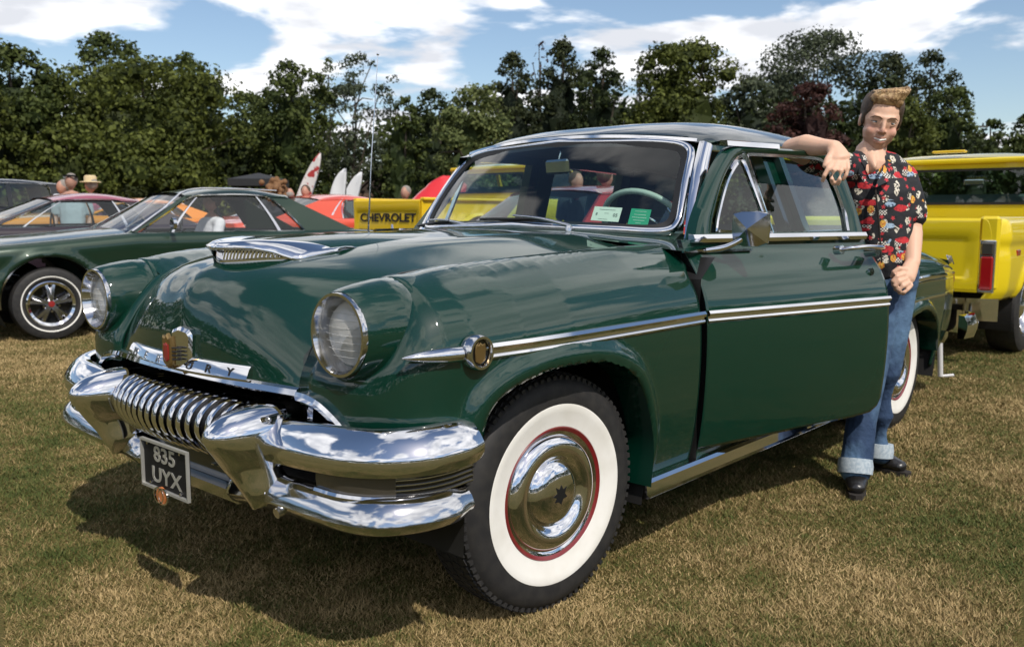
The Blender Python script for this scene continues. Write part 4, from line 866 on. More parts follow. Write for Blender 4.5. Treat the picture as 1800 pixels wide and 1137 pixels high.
for i, (u, hw, v, D, lm, lab) in enumerate([(1730, 34, 214, 54, 'mid', 'low tree right of the utility pole'), (1790, 42, 206, 50, 'mid', 'low tree at the right edge of the frame'), (1700, 40, 244, 46, 'dark', 'dark bush below the utility pole'), (1850, 60, 190, 46, 'mid', 'tree just beyond the right edge of the frame'), (690, 40, 262, 60, 'dark', 'dark bush beside the shed roof')]):
    tree(u, hw, v, D, lm, lab, 40+i, leaf=.22)
# hedge bands along the field edge and the wood on the other sides of the field
def wood(name, pts, Hm, leaf, seed, lm, n):
    r = np.random.default_rng(seed); P = cat(pts, 400); i = r.integers(0, 399, n); c = P[i]+np.c_[r.normal(0, 1.6, n), r.normal(0, 1.6, n), np.zeros(n)]
    hh = Hm*(.55+.45*vnoise(i*.25, i*0., .35, seed)+.25*vnoise(i*1., i*0., .35, seed+1)); c[:, 2] = hh*r.random(n)**.7
    nn = r.normal(size=(n, 3)); nn /= np.linalg.norm(nn, axis=1)[:, None]; t1 = np.cross(nn, r.normal(size=(n, 3))); t1 /= np.linalg.norm(t1, axis=1)[:, None]; t2 = np.cross(nn, t1); s = leaf*(.6+.8*r.random(n))[:, None]
    Q = np.stack([c-t1*s*.5, c+t2*s*.35, c+t1*s*.5, c-t2*s*.35], 1); o = tri_mesh(name, Q.reshape(-1, 3), 4, np.clip(r.normal(.45, .22, n), 0, 1), LM[lm]); return o
tag(wood('hedge', [gnd(-250, 52), gnd(300, 56), gnd(560, 64), gnd(620, 68)], 7.0, .4, 51, 'dark', 20000), kind='stuff')
tag(wood('hedge', [gnd(700, 66), gnd(900, 64), gnd(1300, 62), gnd(1560, 60)], 8.6, .42, 53, 'dark', 34000), kind='stuff'); tag(wood('hedge', [gnd(1560, 60), gnd(1750, 54), gnd(2150, 46)], 5.4, .4, 54, 'mid', 16000), kind='stuff')
back = [CP+np.array([cos(a), sin(a), 0])*r_ for a, r_ in zip(np.radians(np.linspace(-100, 185, 14)), [60, 55, 52, 55, 50, 46, 50, 52, 48, 50, 55, 52, 58, 60])]
for p in back: p[2] = 0
tag(wood('woodland', back, 10.5, 1.3, 52, 'mid', 16000), kind='stuff')

# ---------------------------------------------------------------- other vehicles
def paint(nm, c, metal=0., rough=.45): M[nm] = mat(nm, c, rough, metal, 1., spec=.2, crough=.05); return nm
def circ_arch(r, zc=.33):
    A = [(r*cos(a), zc+r*sin(a)) for a in np.linspace(-.55, pi+.55, 40)]; return arch_rho(np.array(A))
def wheel2(parent, x, y, r, w, style, sg):
    h = bpy.data.objects.new('wheel', None); C.objects.link(h); h.parent = parent; h.location = (x, y, r); h.rotation_euler = (0, 0, 0 if sg > 0 else pi)
    ri = r*.62 if style != 'truck' else r*.58
    lathe('tyre', [(ri, w*.36), (ri+.02, w*.46), (r*.86, w*.5), (r*.96, w*.42), (r, w*.25), (r, -w*.3), (r*.93, -w*.5), (ri, -w*.45)], 'rubber', h, 48)
    if style in ('styled', 'white'): lathe('whitewall', [(ri+.035 if style == 'styled' else ri, w*.475), (ri+.037, w*.49), (ri+.047, w*.495)], 'white', h, 48)
    rm = lathe('rim', [(ri*1.02, w*.40), (ri*.96, w*.44), (ri*.90, w*.38), (ri*.84, w*.12), (ri*.2, w*.05), (0, w*.05)], 'alu' if style != 'styled' else 'gloss', h, 40)
    if style == 'styled':
        lathe('trim_ring', [(ri*1.03, w*.42), (ri*.97, w*.47), (ri*.86, w*.40), (ri*.83, w*.22)], 'chrome', rm, 44)
        for k in range(5):
            for d in (-.15, .15):
                a = 2*pi*k/5+.3; tube('spoke', [(cos(a+d*.35)*ri*.14, w*.33, sin(a+d*.35)*ri*.14), (cos(a+d)*ri*.52, w*.36, sin(a+d)*ri*.52), (cos(a+d*1.15)*ri*.84, w*.30, sin(a+d*1.15)*ri*.84)], .021, 'alu', rm, 6, up=(0, 1, 0))
            a = 2*pi*(k+.5)/5+.3; tube('wheel_nut', [(cos(a)*ri*.33, w*.2, sin(a)*ri*.33), (cos(a)*ri*.33, w*.40, sin(a)*ri*.33)], .010, 'chrome', rm, 8, up=(0, 0, 1))
        lathe('centre_cap', [(0, w*.44), (ri*.13, w*.43), (ri*.17, w*.36), (ri*.18, w*.2)], 'crestred', rm, 24)
    else: lathe('hubcap', [(0, w*.40), (ri*.2, w*.38), (ri*.42, w*.30), (ri*.5, w*.18)], 'chrome', rm, 24)
def bgcar(name, loc, rz, label, pm, wb, fo, ro, W_, zh, zc, zd, zt, A0, A1, C1, C0, zr, wr, sc=1., r=.32, style='plain', cp=.35, glassm='sglass', seats=True, zb=.24, bpil=None, roofm=None, tail=None):
    """zh hood front, zc cowl, zd rear deck start, zt tail heights; A0/A1 screen foot/top x, C1/C0 rear glass top/foot x, cp = width of the rear pillar"""
    root = empty(name, loc, rz, label=label, cat='car'); root.scale = (sc, sc, sc); x0, x1 = fo, -wb-ro
    bz = lambda x: float(np.interp(x, [x1, x1+.25, C0, A0, x0-.3, x0], [zt-.04, zt, zd, zc, zh, zh-.05]))
    wz = lambda x: float(np.interp(x, [x1, x1+.12, x1+.6, -wb*.5, x0-.7, x0-.12, x0], [W_-.16, W_-.08, W_-.01, W_, W_-.01, W_-.08, W_-.16]))
    def pr_(x):
        b = bz(x); z0 = ki(x, [x1, x1+.5, -wb, 0, x0-.4, x0], [zb+.16, zb+.03, zb, zb, zb+.03, zb+.14])
        return cat([(.06, z0), (.02, z0+.10), (.0, lerp(z0, b, .45)), (.012, lerp(z0, b, .62)), (.004, b-.10), (.02, b-.045), (.055, b-.012), (.12, b)], 30)
    xs = np.linspace(x0, x1, 130); G = np.array([[(x, wz(x)-q[0], q[1]) for q in pr_(x)] for x in xs])
    a = panel('body_side', G, [(0, circ_arch(r+.075)), (-wb, circ_arch(r+.065))], pm, root); mirror_of(a)
    for nm, xa, xb in (('bonnet', x0, A0+.05), ('boot_lid', C0-.05, x1)):
        grid(nm, [[(x, t*(wz(x)-.115), bz(x)-.003+.05*(1-t*t)*(1 if nm == 'bonnet' else .6)) for t in np.linspace(-1, 1, 17)] for x in np.linspace(xa, xb, 24)], pm, root, flip=True)
    for nm, x, sgn in (('front_panel', x0, 1), ('rear_panel', x1, -1)):
        grid(nm, [[(x+sgn*.03*(1-t*t), t*(wz(x)-.02), lerp(zb+.18, bz(x), q)-(.0 if q < 1 else .0)+(.02*(1-t*t) if q == 1 else 0)) for q in np.linspace(0, 1, 8)] for t in np.linspace(-1, 1, 13)], pm, root, flip=sgn < 0)
    for x, sgn in ((x0, 1), (x1, -1)):
        P = [(x+sgn*(.11-.10*abs(t)**3), t*(W_-.03), .45) for t in np.linspace(1, -1, 24)]; sec_strip('bumper', P if sgn > 0 else P[::-1], [(-.03, -.06), (.02, -.06), (.035, 0), (.02, .06), (-.03, .06)], 'chrome', root)
    for s in (1, -1):
        lathe('headlight', [(0, .03), (.05, .025), (.075, .0), (.085, .02), (.09, -.02)], 'lens', root, 20, (x0+.01, s*(W_-.25), zh-.15), RX)
        box('tail_light', (x1-.015, s*(W_-.22), zt-.20), (.03, .14, .09), 'tail', root, bev=.01)
        for xw in (0, -wb):
            wheel2(root, xw, s*(W_-.115), r, .19, style, s)
            grid('wheel_well', [[(xw+(r+.09)*cos(a_), s*y, .33+(r+.09)*sin(a_)) for y in (W_-.04, W_-.40)] for a_ in np.linspace(-.5, pi+.5, 16)], 'black', root, flip=s < 0)
    box('underbody', (-wb/2, 0, zb+.09), (wb+ro*.8, W_*1.2, .16), 'black', root)
    wbelt = W_-.13; beltz = lambda x: bz(x)
    def gp_(x, q, s, xb, xt): return np.array([x, s*lerp(wbelt, wr, q), lerp(beltz(x)-.005, zr-.07, q)])
    ed_ = lambda u, q: np.array([lerp(lerp(A0, C0, u), lerp(A1, C1, u), q)])[0]
    def sp(u, q, s): x = ed_(u, q); return np.array([x, s*lerp(wbelt, wr, q), lerp(bz(lerp(A0, C0, u))-.005, zr-.075+.02*sin(pi*u), q)])
    grid('windscreen', [[sp(0, q, t)*[1, 1, 1]+np.array([.10*(1-t*t)*(1-q*.5), 0, .03*(1-t*t)]) for q in np.linspace(0, 1, 6)] for t in np.linspace(-1, 1, 12)], glassm, root)
    grid('rear_window', [[sp(1, q, t)-np.array([.08*(1-t*t), 0, -.03*(1-t*t)]) for q in np.linspace(0, 1, 6)] for t in np.linspace(-1, 1, 12)], glassm, root)
    G = []
    for u in np.linspace(-.03, 1.03, 22):
        row = []
        for t in np.linspace(-1, 1, 19):
            k = (1-abs(t)**3)**.6; x = lerp(A1, C1, u)+.05*(1-t*t)*(1 if u < .5 else -1)*(2*abs(u-.5)); row.append((x, t*(wr+.02), zr-.09+.02*sin(pi*min(max(u, 0), 1))+k*(.045+.045*sin(pi*np.clip(u, .0, 1)))))
        G.append(row)
    rf = grid('roof', G, roofm or pm, root, flip=True, sharp=50); grid('headliner', [[(p[0], p[1]*.96, p[2]-.02) for p in rw] for rw in G], 'head', rf)
    for s in (1, -1):
        def band(nm, u0, u1, v0, v1, m, th=.03, q0=0, q1=1):
            G = []
            for q in np.linspace(q0, q1, 6):
                a_, b_ = sp(lerp(u0, v0, q), q, s), sp(lerp(u1, v1, q), q, s); i = np.array([0, -s*th, 0]); G.append([a_, b_, b_+i, a_+i])
            return grid(nm, G, m, root, cv=True, flip=s < 0, sharp=30)
        band('front_pillar', -.02, .03, -.02, .04, pm); band('rear_pillar', 1-cp*.75, 1.0, 1-cp*.62, 1.0, pm)
        band('window_post', .62, .635, .66, .675, 'chrome', .02) if bpil is None else band('window_post', bpil-.02, bpil+.02, bpil-.02, bpil+.02, pm)
        band('vent_post', .155, .165, .10, .112, 'chrome', .015)
        Gq = [[sp(lerp(.03, 1-cp*.7, u), q, s)-np.array([0, s*.012, 0]) for q in (0, 1)] for u in np.linspace(0, 1, 5)]
        grid('side_window', [[g[0], lerp(g[0], g[1], .97)] for g in Gq], glassm, root)
        o_ = np.array([0, s*.006, 0]); P = [sp(.02, 0, s)+o_, sp(.03, .5, s)+o_, sp(.055, .93, s)+o_, sp(.3, .975, s)+o_, sp(1-cp*.9, .97, s)+o_, sp(1-cp*.62, .86, s)+o_, sp(1-cp*.68, .4, s)+o_, sp(1-cp*.74, .02, s)+o_]
        sec_strip('window_trim', cat(P, 40), [(-.007, -.007), (.007, -.007), (.007, .007), (-.007, .007)], 'chrome', root)
        zdm = lerp(zb, bz(-wb*.45), .86); box('door_handle', (lerp(A0, C0, .60), s*(W_+.012), zdm), (.14, .02, .025), 'chrome', root, bev=.005)
        for xx in (A0+.10, lerp(A0, C0, .66)): tube('door_gap', [(xx+.03*(z > .5), s*(wz(xx)+.0015-(.012 if z < .5 else 0)), z) for z in np.linspace(zb+.10, bz(xx)-.06, 8)], .0035, 'seal', root, 6)
    if seats:
        for xx in (lerp(A1, C1, .30), lerp(A1, C1, .85)): box('seat', (xx, 0, .62), (.14, wr*1.9, .62), 'inter', root, roty(-.2), .06)
        box('seat', (lerp(A1, C1, .5), 0, .45), (1.6, wr*2.2, .12), 'inter', root, bev=.03); box('dashboard', (A0-.08, 0, zc-.05), (.25, wr*2.2, .14), 'gloss', root, bev=.04)
        tube('steering_wheel', [(lerp(A0, A1, 1)+.06*cos(a_), .36+.19*cos(a_), zc-.02+.17*sin(a_)) for a_ in np.linspace(0, 2*pi, 25)[:-1]], .011, 'gloss', root, 6, up=(1, 0, .3), closed=True)
    return root
D9 = radians(-9)
paint('mustangp', (.010, .030, .016), .2, .4); paint('plum', (.020, .012, .018)); paint('pinkroof', (.30, .085, .12)); paint('orange', (.62, .21, .012)); paint('blackp', (.006, .007, .009)); paint('coral', (.58, .065, .028)); paint('bluep', (.12, .40, .55)); paint('redp', (.34, .022, .020)); paint('yellowp', (.68, .52, .008)); paint('whitep', (.6, .6, .6)); paint('yellow2', (.70, .47, .012))
mus = bgcar('coupe', (-1.42, -6.90, 0), D9, 'dark green 1960s notchback coupe with thin whitewalls parked behind the front bonnet', 'mustangp', 2.74, .95, 1.0, .865, .80, .92, .93, .90, -.72, -1.30, -2.30, -3.02, 1.345, .585, 1.05, .315, 'styled', .34, glassm='cglass')
tube('drip_trim', [(-.72+.0, .745, .93), (-1.02, .67, 1.13), (-1.28, .60, 1.31), (-1.7, .60, 1.335), (-2.2, .60, 1.325)], .009, 'chrome', mus, 6, smooth_n=24)
ms_ = tube('door_mirror', [(-1.02, .93, 1.0), (-1.05, .93, 1.0)], .055, 'chrome', mus, 16, up=(0, 0, 1)); tube('mirror_stem', [(-1.03, .86, .93), (-1.03, .92, .97)], .008, 'chrome', ms_, 6)
grid('arch_trim', [[(cos(a_)*q, .873, .33+sin(a_)*q) for q in (.392, .405)] for a_ in np.linspace(-.1, pi+.1, 30)], 'chrome', mus)
tube('wiper_arm', [(-.80, .30, .96), (-.86, .05, 1.0)], .006, 'alu', mus, 6)
bgcar('coupe', (-1.25, -9.75, .02), D9, 'low dark car with a pink roof parked beyond the green coupe', 'plum', 2.6, .9, .9, .86, .78, .92, .95, .9, -.55, -1.30, -2.2, -2.9, 1.30, .58, 1.05, roofm='pinkroof', glassm='sglass')
bgcar('saloon', (-3.2, -12.6, 0), D9, 'bright orange car beyond the pink roofed car at the left edge', 'orange', 2.7, .9, 1.0, .88, .98, 1.04, .98, .94, -.9, -1.35, -2.3, -2.9, 1.28, .6, 1.08)
v_ = bgcar('vintage_saloon', (-2.1, -16.6, 0), radians(-4), 'upright black 1930s saloon with square roof at the far left', 'blackp', 2.8, .7, .9, .80, 1.12, 1.18, 1.12, 1.0, -1.1, -1.25, -2.9, -3.1, 1.62, .62, 1.1, .38, cp=.2, bpil=.5)
bgcar('coupe', (-9.05, -10.1, 0), pi, 'coral red fastback coupe with dark blue rear window behind the yellow tailgate', 'coral', 2.9, 1.0, 1.45, .95, .88, .98, 1.0, .96, -1.0, -1.55, -2.75, -3.75, 1.36, .64, 1.08, cp=.62, glassm='dglass').location = (-10.1, -10.6, 0)
bgcar('saloon', (-15.5, -13.2, 0), pi, 'pale blue car whose roof shows beyond the coral coupe', 'bluep', 2.8, .9, 1.1, .9, .95, 1.02, 1.0, .95, -.9, -1.4, -2.5, -3.1, 1.45, .62, 1.1)
bgcar('saloon', (-8.2, -3.75, 0), pi, 'dark red car with white side flash seen through the open door window', 'redp', 2.9, .9, 1.2, .92, .95, 1.0, 1.0, .93, -.8, -1.35, -2.5, -3.1, 1.45, .63, 1.0, cp=.30, style='white')

# pickups: cab, bed, tailgate; they face away from the camera (local -x is the tail)
def pickup(loc, label, pm, W_, bedL, cabL, hoodL, zbed, zroof, step, txt=None, tg=True, sc=1., marker=False, lz=0.):
    root = empty('pickup_truck', loc, pi, label=label, cat='pickup truck'); R_ = .38
    # local: tail at x=0, front towards +x
    wc = W_-.06
    def side(nm, x0, x1, z0, z1, arches, w=W_, nn=None, in_=.0):
        xs = np.linspace(x0, x1, nn or int(abs(x1-x0)/.03)); G = []
        for x in xs:
            e = .10*(1-sstep(abs(x-min(x0, x1)), 0, .18)) if in_ else 0
            P = cat([(.05, z0), (.01, z0+.08), (0, lerp(z0, z1, .5)), (.015, lerp(z0, z1, .66)), (.0, lerp(z0, z1, .74)), (.01, z1-.08), (.035, z1-.015), (.075, z1)], 32); G.append([(x, w-q[0]-e, q[1]) for q in P])
        a = panel(nm, np.array(G), arches, pm, root, flip=True); mirror_of(a); return a
    if step:   # step-side bed: flat box and separate rounded wings
        for s in (1, -1):
            box('bed_side', (bedL/2, s*(W_-.32), lerp(.55, zbed, .5)), (bedL, .05, zbed-.55), pm, root, bev=.01); box('bed_rail', (bedL/2, s*(W_-.30), zbed+.01), (bedL, .09, .04), pm, root, bev=.012)
            P = [(.28+.50*(1-cos(a_)), s*(W_-.14), .55+.52*sin(a_)) for a_ in np.linspace(0, pi, 16)]; sec_strip('wing', P, [(-.15, -.02), (.13, -.02), (.15, .0), (.10, .035), (-.15, .04)], pm, root, up=(0, 0, 1) if 0 else (.01, 0, 1))
        tw = W_-.30
    else:
        side('bed_side', 0, bedL, .50, zbed, [(bedL*.5, circ_arch(R_+.07, .40))], in_=1, nn=90); tw = W_-.16
        for s in (1, -1):
            box('bed_rail', (bedL/2+.02, s*(W_-.13), zbed), (bedL, .12, .03), pm, root, bev=.01)
            ln = box('tail_lamp', (-.012, s*(W_-.115), .86+lz), (.035, .095, .26), 'tail', root, bev=.012); box('lamp_bezel', (-.004, s*(W_-.115), .91+lz), (.03, .115, .40), 'alu', ln, bev=.008); box('reversing_lamp', (-.013, s*(W_-.115), 1.045+lz), (.032, .09, .10), 'amber', ln, bev=.01)
            box('corner_post', (.03, s*(W_-.115), .86), (.06, .14, zbed-.56), pm, root, bev=.02)
            if marker: box('side_marker', (.42, s*(W_+.001), .93+lz*.5), (.11, .012, .05), 'tail', root, bev=.005)
    box('bed_floor', (bedL/2, 0, .60), (bedL, 2*(tw), .04), pm, root); box('bed_front', (bedL-.03, 0, lerp(.6, zbed, .5)), (.04, 2*tw, zbed-.6), pm, root)
    # tailgate with pressed panel
    G = []
    zz = [.56, .585, .62, .66, .68, .80, .93, zbed-.16, zbed-.13, zbed-.06, zbed-.015, zbed+.005, zbed+.005]; dd = [0, -.02, -.024, -.024, -.012, -.012, -.012, -.012, -.026, -.03, -.026, -.01, .05]
    for t in np.linspace(-1, 1, 41):
        k = sstep(abs(t), .90, .93); G.append([(lerp(d_, -.024 if 2 < i < 8 else d_, k), t*tw*.985, z) for i, (z, d_) in enumerate(zip(zz, dd))])
    tgo = grid('tailgate', G, pm, root, flip=True, sharp=25)
    if txt: text('tailgate_lettering', txt, .15, frame4((-.020, -.02, zbed-.235), (0, -1, 0), (0, 0, 1)), 'seal', tgo, .002, .004, 1.35)
    P = [(-.10+.09*abs(t)**4, t*(W_-.02), .52+lz*.55) for t in np.linspace(-1, 1, 26)]
    sec_strip('rear_bumper', P, [(-.035, -.085), (.02, -.085), (.032, -.03), (.040, .02), (.052, .035), (.050, .06), (.030, .075), (-.035, .085)], 'chrome', root)
    for s in (-.5, .42): box('bumper_step', (-.150, s*W_, .46+lz*.5), (.02, .035, .06), 'alu', root, bev=.006)
    # cab
    c0, c1 = bedL+.04, bedL+.04+cabL; zb_ = zbed+.04
    side('cab_side', c0, c1+.25, .45, zb_, [], wc, 40); side('front_wing', c1+.25, c1+.25+hoodL, .48, zb_-.04, [(c1+.25+hoodL*.55, circ_arch(R_+.07, .40))], W_-.02, 70)
    grid('bonnet', [[(x, t*(W_-.10), zb_-.03+.09*(1-t*t)-.05*sstep(x, c1+.6, c1+.25+hoodL)) for t in np.linspace(-1, 1, 17)] for x in np.linspace(c1+.15, c1+.25+hoodL, 14)], pm, root)
    grid('front_panel', [[(c1+.25+hoodL+.03*(1-t*t), t*(W_-.06), z) for z in np.linspace(.5, zb_-.08, 4)] for t in np.linspace(-1, 1, 9)], pm, root)
    wt = wc-.14
    def cp_(x, s, q): return np.array([x, s*lerp(wc-.07, wt, q), lerp(zb_, zroof-.10, q)])
    # cab back wall with window opening
    y1, z1 = wt-.10, zroof-.16; zw = zb_+.10
    bw = [((-wc+.05, zb_-.35), (wc-.05, zw)), ((-wt-.02, z1), (wt+.02, zroof-.05))]
    for (a_, b_) in bw: box('cab_back', (c0-.0, 0, (a_[1]+b_[1])/2), (.04, b_[0]-a_[0], b_[1]-a_[1]), pm, root, bev=.012)
    for s in (1, -1): box('cab_back', (c0+.001, s*(wt-.035), (zw+z1)/2), (.042, .13, z1-zw+.03), pm, root, bev=.012)
    rw_ = mesh('rear_window', [(c0, -y1, zw), (c0, y1, zw), (c0, y1, z1), (c0, -y1, z1)], [(0, 1, 2, 3)], 'sglass', root, smooth=False)
    sec_strip('window_seal', cat([(c0-.024, a_, b_) for a_, b_ in ((-y1, zw), (-y1, z1), (y1, z1), (y1, zw), (-y1, zw))], 60)[:-1] if 0 else np.array([(c0-.024, a_, b_) for a_, b_ in ((-y1, zw), (y1, zw), (y1, z1), (-y1, z1))]), [(-.012, -.006), (.012, -.006), (.012, .006), (-.012, .006)], 'seal', rw_, up=(1, 0, 0), closed=True)
    G = [[(lerp(c0-.05, c1-.12+.05*(1-t*t), u), t*(wt+.03), zroof-.10+.02*sin(pi*u)+(1-abs(t)**3.2)**.6*(.055+.045*sin(pi*u))) for t in np.linspace(-1, 1, 25)] for u in np.linspace(0, 1, 14)]
    rf = grid('roof', G, pm, root, sharp=50); grid('headliner', [[(p[0], p[1]*.96, p[2]-.03) for p in q_] for q_ in G], 'head', rf)
    box('roof_lip', (c0-.04, 0, zroof-.075), (.05, 2*wt, .05), pm, root, bev=.015)
    for k in range(1 if marker else 0): box('roof_marker_lamp', (c0+.02, .0, zroof+.022), (.10, .30, .022), 'yellow2', rf, bev=.008)
    for s in (1, -1):
        for nm, xa, xb, ta, tb in (('rear_pillar', c0, c0+.16, c0, c0+.13), ('front_pillar', c1+.10, c1+.17, c1-.14, c1-.09)):
            G = []
            for q in np.linspace(0, 1, 5): a_, b_ = cp_(lerp(xa, ta, q), s, q), cp_(lerp(xb, tb, q), s, q); i = np.array([0, -s*.05, 0]); G.append([a_, b_, b_+i, a_+i])
            grid(nm, G, pm, root, cv=True, flip=s > 0, sharp=30)
        grid('side_window', [[cp_(lerp(c0+.15, c1+.12, u), s, 0)-[0, s*.02, 0], cp_(lerp(c0+.12, c1-.12, u), s, 1)-[0, s*.02, 0]] for u in (0, .5, 1)], 'sglass', root)
    grid('windscreen', [[(lerp(c1+.17, c1-.09, q)+.06*(1-t*t), t*lerp(wc-.07, wt, q), lerp(zb_, zroof-.09, q)) for q in np.linspace(0, 1, 4)] for t in np.linspace(-1, 1, 9)], 'sglass', root)
    box('seat', (c0+.25, 0, zb_-.02), (.16, 2*wt-.1, .42), 'inter', root, roty(.12), .05); box('dashboard', (c1+.02, 0, zb_-.04), (.24, 2*wt, .14), 'gloss', root, bev=.04)
    box('rear_view_mirror', (c1-.02, .05, zroof-.24), (.02, .20, .06), 'alu', root, bev=.01)
    for xw in (bedL*.5, c1+.25+hoodL*.55):
        for s in (1, -1): wheel2(root, xw, s*(W_-.14), R_, .24, 'truck', s); grid('wheel_well', [[(xw+(R_+.08)*cos(a_), s*y, .40+(R_+.08)*sin(a_)) for y in (W_-.04, W_-.42)] for a_ in np.linspace(-.4, pi+.4, 14)], 'black', root, flip=s < 0)
    box('underbody', (c1*.55, 0, .46), (c1+hoodL*.9, W_*1.1, .12), 'black', root)
    return root
pk = pickup((-5.50, -.27, 0), 'bright yellow pickup parked tail first behind the man with chrome bumper', 'yellowp', 1.00, 1.95, 1.15, 1.1, 1.12, 1.74, False, marker=True, lz=-.15)
box('window_sticker', (2.014-.04, .62, 1.30), (.004, .12, .09), 'stick1', pk); box('window_sticker', (1.972, .62, 1.305), (.002, .08, .05), 'orange', pk)
pickup((-5.86, -6.75, .06), 'yellow pickup with lettered tailgate parked beyond the green saloon', 'yellow2', .98, 1.95, 1.1, 1.2, 1.27, 1.84, True, 'CHEVROLET')
# raised red bonnet of a show car beyond the yellow tailgate
rb_ = bgcar('show_car', (-13.0, -9.2, 0), pi, 'car with its big red bonnet propped open above the yellow pickup bed', 'redp', 2.8, .9, 1.1, .9, .95, 1.0, .98, .93, -.9, -1.4, -2.5, -3.1, 1.30, .6)
paint('brightred', (.62, .03, .035))
c_ = gnd(768, 15.2)
G = []
for t in np.linspace(-1, 1, 21):
    G.append([tuple(np.array([c_[0], c_[1], 0])+R*[1, 1, 0]*(t*.50+.06*q-.06)+FH*(.30*q)+[0, 0, lerp(1.25, 1.80-.30*abs(t-.35)**1.5, q)+.02*(abs(t) < .3)*q]) for q in np.linspace(0, 1, 10)])
Lm = Matrix.Translation(-Vector(rb_.location)); o = grid('open_bonnet', G, 'brightred', rb_, thick=.03); o.data.transform(Matrix.Rotation(-pi, 4, 'Z')@Lm)

# ---------------------------------------------------------------- people
def limb(path, rad, flat=None, n=14, up=(0, 0, 1)):
    """closed tapering tube with rounded ends; rad may be scalars or (side, up) pairs"""
    P = np.array(path, float); r = [(q, q) if np.isscalar(q) else q for q in rad]
    d0 = P[0]-P[1]; d0 /= np.linalg.norm(d0); d1 = P[-1]-P[-2]; d1 /= np.linalg.norm(d1); ra, rb = min(r[0]), min(r[-1])
    Q = [P[0]+d0*ra*k for k in (1, .85, .5)]+list(P)+[P[-1]+d1*rb*k for k in (.5, .85, 1)]; f_ = lambda q, k: (q[0]*k, q[1]*k)
    rr = [f_(r[0], .08), f_(r[0], .53), f_(r[0], .87)]+r+[f_(r[-1], .87), f_(r[-1], .53), f_(r[-1], .08)]
    secs = [np.array(circ(a, n, b)) for a, b in rr]; V = []
    for i in range(len(Q)):
        a = Q[max(i-1, 0)]; b = Q[min(i+1, len(Q)-1)]; t = (b-a)/np.linalg.norm(b-a); s = np.cross(t, up); s /= np.linalg.norm(s)+1e-9; u = np.cross(s, t)
        for q in secs[i]: V.append(Q[i]+s*q[0]+u*q[1])
    ns = n; f = gfaces(len(Q), ns, False, True)+[list(range(ns)), list(range((len(Q)-1)*ns, len(Q)*ns))[::-1]]; return V, f
def ell(c, r, M3=None, n=14):
    V = []
    for i in range(n+1):
        th = pi*i/n
        for j in range(n): V.append((sin(th)*cos(2*pi*j/n), sin(th)*sin(2*pi*j/n), cos(th)))
    V = np.array(V)*r
    if M3 is not None: V = V@np.array(M3).T
    return V+np.array(c), gfaces(n+1, n, False, True)
def blob(name, parts, vox, m, parent=None, smooth=4, fn=None):
    V, f = join_vf(parts); o = mesh(name, V, f, m, parent, smooth=False)
    bm = bmesh.new(); bm.from_mesh(o.data); bmesh.ops.remove_doubles(bm, verts=bm.verts, dist=1e-5); bmesh.ops.recalc_face_normals(bm, faces=bm.faces); bm.to_mesh(o.data); bm.free()
    r = o.modifiers.new('r', 'REMESH'); r.mode = 'VOXEL'; r.voxel_size = vox; s = o.modifiers.new('s', 'SMOOTH'); s.iterations = smooth; s.factor = .5
    bpy.context.view_layer.update(); me = bpy.data.meshes.new_from_object(o.evaluated_get(bpy.context.evaluated_depsgraph_get())); o.modifiers.clear(); old = o.data; o.data = me; bpy.data.meshes.remove(old); me.shade_smooth()
    return o
def skin_mat(nm, c, attr=True):
    m = mat(nm, c, .5, spec=.35, bump=(90, .08, .004)); b = m.node_tree.nodes['Principled BSDF']; b.inputs['Subsurface Weight'].default_value = .12; b.inputs['Subsurface Radius'].default_value = (.012, .005, .003)
    if attr:
        t = m.node_tree; prev = None
        for an, col in (('beard', (.10, .055, .035)), ('blush', (.60, .27, .21)), ('lips', (.42, .12, .10))):
            a = t.nodes.new('ShaderNodeAttribute'); a.attribute_name = an; mx = t.nodes.new('ShaderNodeMix'); mx.data_type = 'RGBA'; mx.inputs['B'].default_value = (*col, 1)
            if prev is None: mx.inputs['A'].default_value = (*c, 1)
            else: t.links.new(prev.outputs['Result'], mx.inputs['A'])
            t.links.new(a.outputs['Fac'], mx.inputs['Factor']); prev = mx
        t.links.new(prev.outputs['Result'], b.inputs['Base Color'])
    return m
M['skin'] = skin_mat('skin', (.66, .41, .29)); M['skin2'] = skin_mat('ruddy skin', (.40, .22, .16), False)
M['hairb'] = mat('brown hair', (.045, .026, .015), .6, noise=(60, (.10, .06, .03), .4, .7), bump=(160, .6, .004)); M['brow'] = mat('eyebrow', (.16, .09, .05), .7); M['hairy'] = mat('blond hair', (.22, .125, .05), .5, noise=(45, (.50, .34, .17), .4, .62), bump=(140, .6, .004))
M['eye'] = mat('eye white', (.7, .68, .65), .2, coat=.6); M['iris'] = mat('iris', (.05, .07, .08), .15, coat=1.); M['teeth'] = mat('teeth', (.75, .71, .64), .25); M['nail'] = mat('nails', (.62, .40, .33), .3)
M['boot'] = mat('black leather', (.012, .011, .011), .34, coat=.3, bump=(30, .3, .01)); M['sole'] = mat('boot sole', (.02, .016, .013), .8)
M['cuff'] = mat('turned denim', (.30, .37, .43), .9, noise=(90, (.42, .48, .52), .4, .6), bump=(400, .4, .002))
def denim():
    m = mat('denim', (.016, .040, .095), .85, noise=(5.5, (.10, .19, .31), .42, .72), bump=(11, .75, .03)); return m
M['denim'] = denim()
